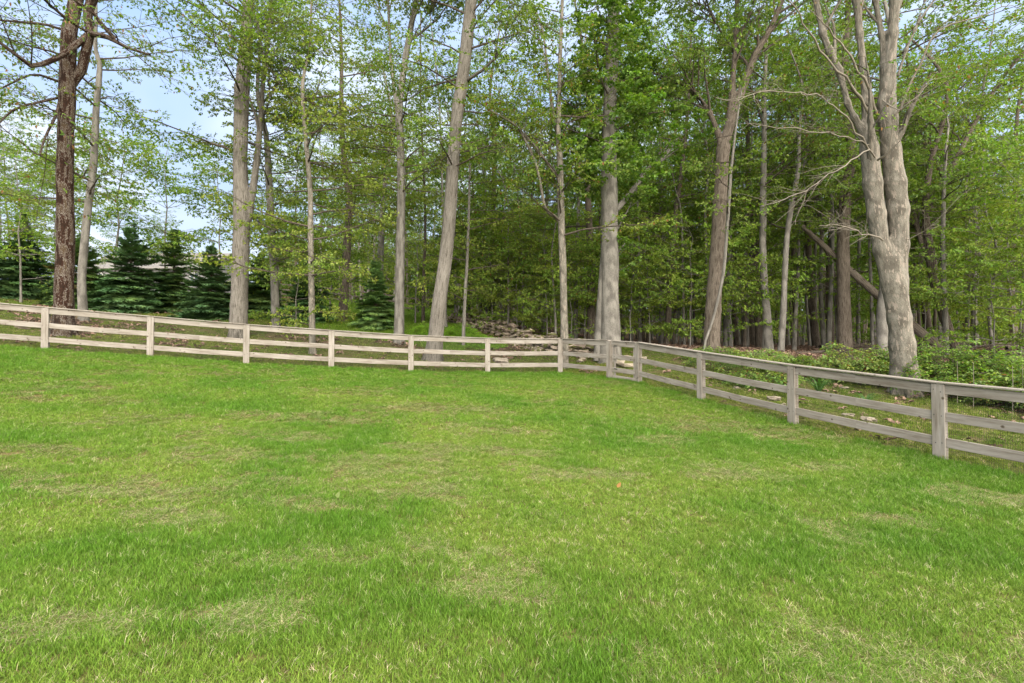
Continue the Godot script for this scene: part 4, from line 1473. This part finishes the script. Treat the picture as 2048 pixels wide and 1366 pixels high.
	photo_tree({"name": "maple_tree", "label": "stout pale grey trunk wrapped in green leaves above the stone wall", "short": "leaf-wrapped stout trunk", "seed": 21, "depth": 18.5, "bark": M.smooth, "flare": 0.5, "rough": 0.1,
		"trunk": [[1221, 722, 40], [1220, 620, 36], [1219, 500, 34], [1217, 360, 31], [1221, 220, 27], [1224, 100, 25], [1226, 0, 23]], "top": 22.0, "spray": S.maple,
		"forks": [[[1232, 420, 12], [1262, 385, 11, 0.4], [1290, 345, 10, 0.8], [1330, 310, 8, 1.2], [1360, 270, 6, 1.5]], [[1198, 722, 24, 0.12], [1202, 640, 22, 0.12], [1207, 560, 20, 0.1], [1212, 470, 14, 0.05]]],
		"fork_subs": 2, "ivy": [[330, 6.6, 14.5, 1.1], [170, 6.8, 12.0, 2.1]], "limbs": [[8, 8.0, 13.0, 2.6, 0.02, 0.15], [7, 12.0, 21.0, 3.5, 0.04, 0.4]], "subs": 6, "gap": 0.42, "scale": 0.85, "tint": Color(0.88, 1.0, 0.9)})
	photo_tree({"name": "oak_tree", "label": "tall rough brown-grey trunk forking into a wide V outside the fence", "short": "rough V-forked trunk", "blend": 0.03, "seed": 22, "depth": 18.0, "bark": M.furrow, "flare": 0.3, "rough": 0.12,
		"trunk": [[1422, 705, 37], [1426, 620, 34], [1433, 520, 31], [1440, 400, 30], [1446, 300, 29], [1451, 265, 14]],
		"forks": [[[1448, 320, 16], [1457, 255, 18], [1464, 190, 16], [1470, 90, 13], [1474, 0, 12], [1478, -150, 8]], [[1446, 330, 16], [1458, 255, 22], [1480, 190, 20], [1510, 110, 18], [1545, 50, 16], [1575, -30, 14], [1600, -160, 9]], [[1445, 330, 12], [1436, 265, 15], [1420, 225, 14, 0.2], [1395, 190, 11, 0.4], [1360, 165, 8, 0.6], [1330, 150, 5, 1.0]], [[1462, 95, 8], [1440, 60, 8, -0.3], [1400, 10, 7, -0.5], [1375, -20, 6, -0.8]]],
		"fork_subs": 12, "subs": 6, "gap": 0.42, "scale": 1.05, "limb_bark": M.dark})
	photo_tree({"name": "vine_stem", "label": "thin pale vine climbing along the rough forked trunk", "seed": 23, "depth": 17.6, "bark": M.smooth, "flare": 0.0, "rough": 0.02,
		"trunk": [[1405, 700, 5], [1410, 682, 5], [1428, 640, 5], [1442, 560, 6], [1451, 480, 6], [1455, 380, 6], [1460, 300, 4], [1476, 180, 3]],
		"limbs": [[6, 5.0, 9.0, 1.5, 0.0, 0.2]], "subs": 5, "gap": 0.4, "scale": 0.8})
	photo_tree({"name": "slim_tree", "label": "slim light grey trunk in front of a darker one at the wood's edge", "short": "slim light grey trunk", "seed": 24, "depth": 21.0, "bark": M.smooth,
		"trunk": [[1538, 700, 18], [1532, 620, 15], [1527, 520, 13], [1526, 400, 12], [1524, 300, 10], [1530, 180, 8]], "top": 17.0,
		"limbs": [[16, 6.0, 16.0, 3.0, 0.03, 0.25]], "subs": 7, "gap": 0.36, "scale": 1.0})
	photo_tree({"name": "slim_tree", "label": "slim pale trunk leaning right over the low shrubs", "seed": 25, "depth": 20.0, "bark": M.smooth,
		"trunk": [[1561, 705, 13], [1568, 600, 11], [1574, 510, 10], [1581, 430, 10], [1589, 350, 8], [1600, 260, 6]], "top": 13.0,
		"limbs": [[14, 5.0, 12.5, 2.6, 0.03, 0.2]], "subs": 7, "gap": 0.36, "scale": 1.0})
	photo_tree({"name": "oak_tree", "label": "furrowed dark brown trunk left of the big smooth trunk", "short": "furrowed brown trunk", "seed": 26, "depth": 21.0, "bark": M.furrow, "flare": 0.3,
		"trunk": [[1690, 711, 27], [1688, 600, 23], [1686, 480, 22], [1696, 380, 20], [1700, 300, 17], [1698, 160, 13]], "top": 20.0,
		"limbs": [[18, 6.0, 19.0, 3.4, 0.03, 0.25]], "subs": 7, "gap": 0.38, "scale": 1.05})
	# the big smooth beech
	var B := photo_tree({"name": "beech_tree", "label": "massive smooth grey trunk splitting into several stems outside the fence", "short": "massive smooth trunk", "blend": 0.035, "seed": 27, "depth": 12.2, "bark": M.beech, "flare": 0.22, "rough": 0.05,
		"trunk": [[1810, 790, 58], [1809, 751, 54], [1804, 690, 49], [1799, 637, 46], [1790, 575, 46], [1782, 520, 42], [1780, 480, 16]],
		"forks": [[[1783, 640, 14], [1774, 560, 28], [1763, 500, 35], [1753, 430, 38], [1745, 367, 39], [1739, 300, 38], [1735, 250, 27], [1733, 205, 24], [1727, 138, 21], [1719, 69, 19], [1714, 0, 22], [1705, -150, 10]],
			[[1806, 640, 14], [1800, 560, 32], [1798, 490, 39], [1796, 420, 43], [1790, 367, 44], [1782, 300, 40], [1776, 240, 39], [1773, 206, 36], [1778, 138, 29], [1786, 69, 24], [1790, 0, 26], [1800, -150, 14]],
			[[1740, 320, 24], [1724, 262, 21], [1709, 236, 18], [1695, 206, 17], [1678, 140, 19], [1660, 103, 20], [1645, 66, 18], [1632, 0, 17], [1610, -120, 10]],
			[[1766, 215, 16, 0.1], [1767, 130, 18, 0.1], [1763, 70, 16, 0.15], [1751, 0, 17, 0.2], [1740, -120, 10, 0.3]],
			[[1796, 150, 13, 0.4], [1812, 100, 13, 0.5], [1830, 60, 12, 0.7], [1850, 0, 10, 1.0], [1880, -100, 6, 1.4]]],
		"fork_subs": 3, "subs": 5, "gap": 0.5, "scale": 0.9, "spray": S.sparse, "tint": Color(0.9, 1.0, 0.85)})
	rng.seed = 2700
	var bf: Vector3 = B.position
	for q in [[[[1765, 480], [1735, 470], [1690, 455], [1640, 450]], 0.022, 14], [[[1750, 315, 0.25], [1735, 300, 0.6], [1690, 330, 0.9], [1610, 380, 1.3], [1560, 400, 1.6]], 0.02, 16], [[[1738, 300], [1690, 235], [1630, 190], [1540, 185], [1470, 200]], 0.02, 16],
			[[[1740, 250], [1720, 195], [1640, 100], [1590, 20], [1560, -20]], 0.034, 8], [[[1752, 225, 0.3], [1735, 170, 0.7], [1700, 110, 1.0], [1660, 60, 1.3], [1620, 20, 1.6]], 0.035, 8], [[[1755, 320, 0.3], [1778, 305, 0.6], [1782, 270, 0.7], [1790, 240, 0.8]], 0.03, 4],
			[[[1765, 200, 0.4], [1800, 218, 0.8], [1840, 190, 1.0], [1880, 140, 1.2]], 0.018, 8], [[[1790, 230, 0.3], [1830, 150, 0.6], [1880, 60, 1.0], [1960, 30, 1.3], [2030, 10, 1.6]], 0.03, 12], [[[1815, 480, 0.3], [1850, 460, 0.6], [1880, 440, 0.9]], 0.012, 6],
			[[[1740, 290], [1680, 270], [1600, 260], [1500, 250]], 0.015, 14]]:
		dead_branch(B, bf, q[0], 12.2, q[1], q[2])
	photo_tree({"name": "slim_tree", "label": "grey trunk half hidden behind the big smooth trunk", "seed": 28, "depth": 17.0, "bark": M.smooth,
		"trunk": [[1768, 715, 22], [1766, 640, 19], [1766, 560, 17], [1768, 460, 15], [1775, 300, 12]], "top": 15.0, "limbs": [[12, 8.0, 14.0, 2.8, 0.03, 0.25]], "subs": 6, "gap": 0.4})
	photo_tree({"name": "slim_tree", "label": "crooked grey trunk leaning left over the brush pile", "short": "crooked leaning trunk", "seed": 29, "depth": 20.0, "bark": M.furrow,
		"trunk": [[1914, 698, 17], [1893, 640, 16], [1872, 570, 15], [1853, 505, 16], [1858, 420, 12], [1862, 330, 10]], "top": 14.0,
		"forks": [[[1856, 520, 9], [1838, 470, 8], [1822, 400, 7, 0.5]], [[1858, 420, 11, 0.2], [1880, 376, 10, 0.4], [1905, 334, 9, 0.5], [1955, 235, 8, 0.6], [2010, 150, 6, 0.7], [2060, 90, 5, 0.8]], [[1890, 362, 7, 0.4], [1875, 330, 6, 0.2], [1860, 290, 5, 0.1], [1855, 250, 4, 0.0]]],
		"fork_subs": 8, "limbs": [[12, 5.0, 13.5, 3.0, 0.03, 0.2]], "subs": 7, "gap": 0.36, "scale": 1.0, "limb_bark": M.dark})
	photo_tree({"name": "slim_tree", "label": "thin straight grey stem beside the foot of the leaning dead trunk", "seed": 30, "depth": 19.0, "bark": M.smooth, "flare": 0.1,
		"trunk": [[1893, 700, 10], [1891, 620, 9], [1889, 520, 8], [1888, 400, 7], [1890, 300, 5]], "top": 11.0, "limbs": [[14, 4.0, 10.5, 2.4, 0.02, 0.15]], "subs": 7, "gap": 0.34, "scale": 0.95})
	# leaning dead trunk
	log_thing("dead trunk leaning left across the wood behind the big smooth trunk", at(1887, 705, 19.0), at(1604, 452, 22.0), 0.185, 0.1, M.furrow, 31, "leaning_trunk")
	# trunks further in, told apart by place
	for q in [[1332, 688, 12, 1350, 454, 1370, 290, 24.0, 2], [1280, 682, 7, 1278, 540, 1276, 400, 26.0, 1], [1321, 684, 9, 1322, 560, 1325, 430, 30.0, 0], [1369, 688, 6, 1367, 560, 1362, 430, 24.0, 1], [1452, 692, 14, 1455, 560, 1458, 420, 25.0, 0], [1474, 690, 11, 1462, 540, 1458, 430, 29.0, 2], [1509, 690, 9, 1495, 560, 1458, 470, 28.0, 2], [1520, 692, 18, 1511, 510, 1500, 400, 26.0, 2], [1592, 692, 10, 1589, 560, 1588, 400, 27.0, 2],
			[1634, 694, 16, 1620, 569, 1612, 430, 26.0, 2], [1648, 700, 10, 1641, 570, 1640, 430, 25.0, 0], [1662, 694, 14, 1658, 570, 1664, 430, 28.0, 2], [1716, 690, 8, 1717, 560, 1716, 420, 27.0, 1], [1746, 700, 7, 1744, 580, 1745, 450, 22.0, 1], [1862, 690, 16, 1848, 600, 1838, 480, 26.0, 2], [1954, 700, 7, 1952, 600, 1956, 480, 24.0, 1], [1986, 715, 7, 1983, 620, 1990, 500, 20.0, 1], [2030, 705, 14, 2026, 560, 2030, 400, 26.0, 2], [1936, 696, 12, 1930, 560, 1925, 430, 30.0, 2],
			[892, 672, 8, 889, 580, 886, 460, 24.0, 0], [938, 650, 6, 939, 560, 942, 450, 28.0, 1], [961, 650, 7, 962, 560, 964, 420, 28.0, 1], [982, 648, 14, 984, 540, 988, 300, 29.0, 2], [1003, 655, 5, 1002, 560, 1004, 460, 26.0, 1], [1016, 662, 5, 1017, 580, 1016, 480, 24.0, 1], [1089, 664, 12, 1090, 540, 1094, 380, 27.0, 0], [1112, 668, 5, 1108, 590, 1104, 500, 22.0, 1], [1151, 672, 10, 1152, 540, 1158, 380, 25.0, 0], [1183, 676, 19, 1182, 540, 1176, 360, 24.0, 2], [760, 650, 15, 762, 500, 768, 380, 30.0, 0], [846, 655, 8, 848, 560, 850, 420, 27.0, 2], [1045, 670, 6, 1046, 580, 1042, 480, 25.0, 1]]:
		var kind: int = q[8]
		photo_tree({"name": ["grey_tree", "pole_sapling", "dark_tree"][kind], "label": ["straight grey-barked tree", "thin pale sapling stem", "dark-barked tree"][kind], "group": ["grey trees in the wood", "sapling poles in the wood", "dark trees in the wood"][kind], "seed": 3000 + int(q[0]), "depth": q[7], "bark": [M.smooth, M.smooth, M.dark][kind], "flare": 0.2,
			"trunk": [[q[0], q[1], q[2]], [(q[0] * 2 + q[3]) / 3.0, lerpf(q[1], q[4], 0.33), q[2] * 0.9], [q[3], q[4], q[2] * 0.82], [q[5], q[6], q[2] * 0.6]], "top": [17.0, 9.0, 18.0][kind],
			"limbs": [[[9, 5.5, 16.0, 3.2, 0.03, 0.25], [8, 2.6, 8.5, 2.0, 0.02, 0.12], [9, 5.5, 17.0, 3.4, 0.03, 0.25]][kind]], "subs": 6, "gap": 0.42, "scale": 1.1, "tint": Color(1.0, 1.05, 0.85)})

func make_woods() -> void:
	var tall := [wood_tree("forest_tree", "tall grey leafy tree", "tall trees deep in the wood", 41, 22.0, 0.19, 6.0, 24, 4.2, 7, 0.5, 1.5, M.smooth, Color(0.9, 1.0, 0.85)),
		wood_tree("forest_tree", "tall thin leafy tree", "tall trees deep in the wood", 42, 19.0, 0.14, 4.5, 24, 3.8, 7, 0.5, 1.5, M.smooth, Color(1.05, 1.05, 0.9), 0.03),
		wood_tree("forest_tree", "tallest furrowed leafy tree", "tall trees deep in the wood", 43, 24.0, 0.22, 7.0, 26, 4.5, 7, 0.5, 1.6, M.furrow, Color(0.8, 1.0, 0.8), 0.02),
		wood_tree("forest_tree", "slim dark leafy tree", "tall trees deep in the wood", 44, 17.0, 0.11, 4.0, 22, 3.4, 7, 0.45, 1.4, M.dark, Color(1.1, 1.08, 0.9), 0.06)]
	var low := [wood_tree("understory_tree", "small level-branched tree", "small understory trees in the wood", 45, 7.0, 0.04, 1.1, 18, 2.2, 7, 0.34, 1.0, M.smooth, Color(1.4, 1.28, 1.05), 0.03, 0.3, 0.0, 0.1),
		wood_tree("understory_tree", "low bushy sapling tree", "small understory trees in the wood", 46, 5.2, 0.03, 0.8, 14, 1.9, 7, 0.32, 0.95, M.smooth, Color(1.25, 1.25, 1.0), 0.04, 0.3, 0.0, 0.1),
		wood_tree("understory_tree", "mid-sized level-branched tree", "small understory trees in the wood", 47, 9.0, 0.055, 1.8, 20, 2.5, 7, 0.36, 1.1, M.smooth, Color(1.15, 1.2, 0.95), 0.02, 0.4, 0.0, 0.12)]
	rng.seed = 4100
	var used := {}
	var taken := []
	for spec in [[tall, 46, 33.0, 78.0, 3.8], [low, 58, 22.0, 55.0, 2.2]]:
		var left: int = spec[1]
		var tries := 0
		while left > 0 and tries < 6000:
			tries += 1
			var d := lerpf(spec[2], spec[3], pow(rng.randf(), 1.2))
			var u := rr(-0.34, 1.18)
			if u < -0.12 and d < 34.0: continue
			if u < 0.22 and d < 26.5: continue
			if u < -0.06 and d < 46.0: continue
			var x := u * d
			var p := Vector2(x, d)
			var ok := true
			for t in taken:
				if p.distance_to(t) < spec[4]: ok = false; break
			if not ok: continue
			taken.append(p)
			put_copy(spec[0][left % spec[0].size()], used, on_ground(x, d), rr(0, TAU), rr(0.8, 1.25), Vector3(rr(-0.04, 0.04), 0, rr(-0.05, 0.05)))
			left -= 1
	# sunlit trees beyond, on the left, behind the spruces and the house
	for q in [[-60, 34, 0, 0.7], [20, 40, 3, 0.85], [110, 38, 1, 0.6], [640, 44, 0, 0.75], [700, 38, 3, 0.7], [745, 46, 1, 0.95], [590, 55, 2, 0.75], [230, 60, 2, 0.55], [330, 62, 0, 0.5], [815, 40, 3, 0.9], [-10, 30, 1, 0.5], [60, 31, 3, 0.42]]:
		put_copy(tall[q[2]], used, px_ground(q[0], q[1]), rr(0, TAU), q[3])
	for q in [[225, 27, 2, 1.15], [330, 28, 2, 1.1], [440, 28, 2, 1.0], [110, 28, 0, 1.1], [560, 26, 0, 1.0], [660, 27, 2, 0.9], [40, 24, 2, 0.9], [590, 20, 1, 0.9], [830, 26, 0, 1.0], [880, 29, 1, 1.0], [960, 27, 0, 0.9], [1010, 26, 1, 1.0], [1060, 25.5, 0, 0.9], [1170, 24, 1, 1.1], [930, 25.5, 1, 0.9], [985, 24.5, 0, 0.85], [1035, 24, 1, 1.0], [1095, 23, 0, 0.95], [1145, 22.5, 1, 1.0], [1205, 24, 0, 1.0], [1260, 22, 1, 0.9], [1300, 23, 0, 0.9], [1380, 22, 1, 1.1], [1990, 17.5, 1, 1.0], [2040, 18, 0, 0.9], [1950, 21, 0, 1.0], [2090, 16, 2, 0.9]]:
		put_copy(low[q[2]], used, px_ground(q[0], q[1]), rr(0, TAU), q[3])
	# slim, nearly bare poles that rise through the wood
	var pole := [wood_tree("pole_tree", "slender pale pole-like tree", "slender pole trees in the wood", 48, 15.0, 0.1, 6.5, 10, 2.2, 5, 0.5, 1.3, M.smooth, Color(1.2, 1.2, 1.0), 0.03, 0.6), wood_tree("pole_tree", "slender dark pole-like tree", "slender pole trees in the wood", 49, 13.0, 0.085, 5.5, 9, 2.0, 5, 0.5, 1.3, M.dark, Color(1.2, 1.2, 1.0), 0.06, 0.8)]
	for k in 130:
		var d := rr(22.0, 58.0)
		var u := rr(-0.12, 1.05)
		if u < 0.2 and d < 25.0: d += 4.0
		put_copy(pole[0 if rng.randf() < 0.65 else 1], used, on_ground(u * d, d), rr(0, TAU), rr(0.8, 1.2), Vector3(rr(-0.06, 0.06), 0, rr(-0.06, 0.06)))
	# the far wood that reads as one mass
	rng.seed = 4200
	var xf := []
	var col := PackedColorArray()
	for k in 20000:
		var d := rr(78.0, 120.0)
		var u := rr(-0.5, 1.3)
		var x := u * d
		var top := 20.0 + 5.0 * noise.get_noise_2d(x * 12.0, d * 12.0)
		if u < -0.1: top *= 0.7
		var y := 0.6 + (top - 0.6) * pow(rng.randf(), 0.8) if k % 4 else rr(0.0, 4.0)
		var p := on_ground(x, d) + Vector3(0, y, 0)
		var az := rr(0, TAU)
		xf.append(spray_xf(p, Vector3(cos(az), 0.1, sin(az)), 4.2, 0.6))
		var g := rr(0.7, 1.2)
		col.append(Color(g, g * 1.02, g * 0.85))
	var fo := copies("distant_wood", S.spray[0], M.leaf, self, xf, col)
	tag(fo, "distant mass of green foliage behind the trees of the wood", "woodland", "", "stuff")
	var mb := MB.new()
	for k in 420:
		var d := rr(70.0, 115.0)
		var x := rr(-0.4, 1.25) * d
		var p := on_ground(x, d)
		tube(mb, [p - Vector3(0, 0.3, 0), p + Vector3(rr(-0.6, 0.6), 8, rr(-0.6, 0.6)), p + Vector3(rr(-1.5, 1.5), 16, rr(-1, 1))], [rr(0.1, 0.25), 0.12, 0.04], 5)
	var tr := part("distant_trunks", mb.mesh(), M.dark, self)
	tag(tr, "far-off trunks crowded together at the back of the wood", "woodland", "", "stuff")

func make_small() -> void:
	# spruces
	var bl := Color(0.9, 1.0, 1.0)
	for q in [[40, 27.0, 4.6, 1.9, 1, "broad spruce at the foot of the lawn rise, left of the lichen-blotched trunk"], [158, 24.5, 3.6, 1.35, 2, "spruce with browned inner boughs behind the lichen-blotched trunk"], [258, 24.0, 4.3, 1.6, 3, "full green spruce right of the slim grey trunk"], [345, 26.0, 4.3, 1.15, 4, "dark narrow spruce between two fuller ones"], [420, 22.8, 3.4, 1.35, 5, "blue-green spruce just left of the shaggy forked trunk"], [520, 25.0, 3.2, 1.3, 6, "dark spruce peeking out right of the shaggy forked trunk"], [612, 22.6, 2.9, 1.2, 7, "low spreading spruce behind the thin pale trunk"], [751, 22.0, 3.1, 0.92, 8, "small dense spruce standing alone on tall grass"]]:
		spruce(q[0], q[1], q[2], q[3], 500 + int(q[4]), q[5], (bl if int(q[4]) % 2 == 1 else Color(1.0, 1.05, 0.9)) * (1.35 if int(q[4]) > 6 else 1.0))
	far_fence("split_rail_fence", "old split-rail fence in the tall grass behind the lone spruce", [[560, 40], [625, 38], [700, 36], [770, 35], [835, 34.5]], 1.2, 3, M.dark)
	far_fence("split_rail_fence", "dark rail fence crossing the meadow behind the broad spruce", [[-120, 42], [-40, 43], [30, 44], [110, 45]], 1.2, 3, M.dark)
	# mound of ground cover
	rng.seed = 600
	var c := px_ground(908, 21.5)
	var root := thing("ground_cover_mound", "rounded mound of bright green ground cover at the end of the stone wall", "ground cover", c)
	var xf := []
	for k in 2600:
		var a := rr(0, TAU)
		var q := sqrt(rng.randf())
		var x := cos(a) * q * 2.1
		var z := sin(a) * q * 1.0
		var gy := ground_at(c.x + x, -(c.z + z)) - c.y
		xf.append(spray_xf(Vector3(x, gy + rr(0.2, 1.0) * 0.8 * (1.0 - q * q) * (0.9 + 0.2 * sin(x * 4.0)) + 0.03, z), Vector3(cos(a), 0.2, sin(a)), 0.5, 0.5))
	copies("foliage", S.shrub[0], M.leaf, root, xf, crown_colors(xf.size(), Color(1.7, 2.0, 1.1), 0.2))
	# shrubs at the wood's edge
	var pale := Color(1.5, 1.4, 1.9)
	for q in [[1480, 15.5, 0.75, 1.2, 0, 170, "low pale-leaved shrub right of the rough forked trunk"], [1560, 16.0, 0.35, 0.8, 1, 60, "low shrub under the slim leaning trunk"], [1640, 15.5, 0.4, 0.8, 2, 60, "low sprawling shrub below the furrowed brown trunk"], [1715, 13.8, 0.85, 0.85, 3, 280, "rounded leafy shrub pressed against the left side of the big smooth trunk"], [1900, 12.6, 1.05, 1.15, 4, 420, "dense leafy shrub right of the big smooth trunk"], [1985, 11.8, 0.75, 0.8, 5, 240, "loose shrub with thin upright stems behind the grey-brown fence"], [2060, 11.0, 0.85, 0.9, 6, 260, "bright leafy shrub at the far end of the grey-brown fence"], [1520, 13.5, 0.45, 0.7, 7, 120, "small dark bramble right behind the grey-brown fence"], [1430, 17.0, 0.4, 0.6, 8, 90, "small weed clump at the foot of the rough forked trunk"]]:
		shrub(q[0], q[1], q[2] * (0.85 if q[0] < 1690 else 1.2), q[3], 700 + int(q[4]), q[6], pale if int(q[4]) % 3 == 0 else Color(1.1, 1.15, 1.2), int(q[5] * 1.8))
	for q in [[1912, 11.2], [1944, 11.0], [2022, 10.4], [2042, 10.6]]:
		var mb := MB.new()
		tube(mb, [Vector3(0, -0.05, 0), Vector3(0.02, 0.5, 0), Vector3(0.0, 1.0, 0.02)], [0.007, 0.006, 0.004], 5)
		var st := part("dry_stalk", mb.mesh(), M.twig, self, px_ground(q[0], q[1]))
		tag(st, "pale upright dead stalk among the shrubs behind the grey-brown fence", "stalk", "dead stalks in the shrubs")
	blade_clump(1636, 12.2, 0.75, 46, 801, "fountain of strap-shaped leaves behind the grey-brown fence")
	blade_clump(1730, 11.0, 0.5, 30, 802, "smaller strap-leaved plant near the foot of the big smooth trunk")
	# rocks
	rock(1002, 18.6, Vector3(0.7, 0.32, 0.45), 11, "flat grey boulder in the grass in front of the stone wall", Color(0.33, 0.31, 0.28))
	rock(62, 16.4, Vector3(1.1, 0.32, 0.6), 12, "mossy rock at the left of the lichen-blotched trunk", Color(0.28, 0.25, 0.21), 0.35)
	rock(1262, 17.0, Vector3(1.4, 0.55, 0.8), 13, "large half-buried boulder seen through the gate", Color(0.36, 0.33, 0.29), 0.05)
	var k := 0
	for q in [[1472, 13.0], [1546, 11.8], [1566, 11.3], [1695, 10.3], [1735, 9.9], [1760, 9.4], [1688, 12.8], [1330, 14.2], [1352, 13.6], [1310, 14.8], [474, 15.6], [390, 15.3]]:
		k += 1
		rock(q[0], q[1], Vector3(0.17, 0.07, 0.13) * (1.0 + 0.5 * (k % 3)), 20 + k, "small pale stone in the grass", Color(0.27, 0.25, 0.215), 0.0, "pale stones outside the fence")
	# brush and logs on the floor of the wood
	rng.seed = 850
	for j in 34:
		var px := rr(1590, 2090)
		var d := rr(17.5, 32.0)
		if px > 1900: d = rr(16.0, 22.0)
		var A := px_ground(px, d) + Vector3(0, rr(0.04, 0.25 if px > 1900 else 0.1), 0)
		var a := rr(-0.5, 0.5)
		var L := rr(0.8, 3.2)
		log_thing("dead branch lying on leaf litter", A, A + Vector3(cos(a) * L, rr(-0.05, 0.25), sin(a) * L), rr(0.03, 0.09), 0.02, M.dark if j % 3 else M.furrow, 860 + j, "fallen_branch", "dead branches on the wood floor")
	for q in [[1640, 24.0, 3.5, 0.16], [1760, 26.0, 4.0, 0.2], [1960, 22.0, 4.5, 0.18], [2010, 19.0, 3.2, 0.13]]:
		var A := px_ground(q[0], q[1]) + Vector3(0, q[3] * 0.6, 0)
		log_thing("rotting level log", A, A + Vector3(q[2], 0.1, rr(-0.8, 0.8)), q[3], q[3] * 0.7, M.dark, 900 + int(q[0]), "fallen_log", "logs on the wood floor")
	# fallen leaves on the lawn
	for q in [[1233, 972, Color(0.6, 0.30, 0.15), "curled orange leaf lying on the lawn"], [676, 992, Color(0.3, 0.36, 0.16), "pale green leaf standing up in the lawn"]]:
		var dep := 6.0
		for it in 12: dep = (EYE - ground_at((float(q[0]) - 1024.0) / F * dep, dep) - 0.05) / ((float(q[1]) - 705.0) / F)
		rng.seed = int(q[0])
		var lf := MB.new()
		leaf(lf, Vector3(0, 0.045, 0), Vector3(0.3, 0.6, 0.3).normalized(), Vector3(0.2, 0.4, 1), 0.08, 0.045, q[2])
		var o := part("fallen_leaf", lf.mesh(), M.leaf, self, px_ground(q[0], dep))
		tag(o, q[3], "leaf")
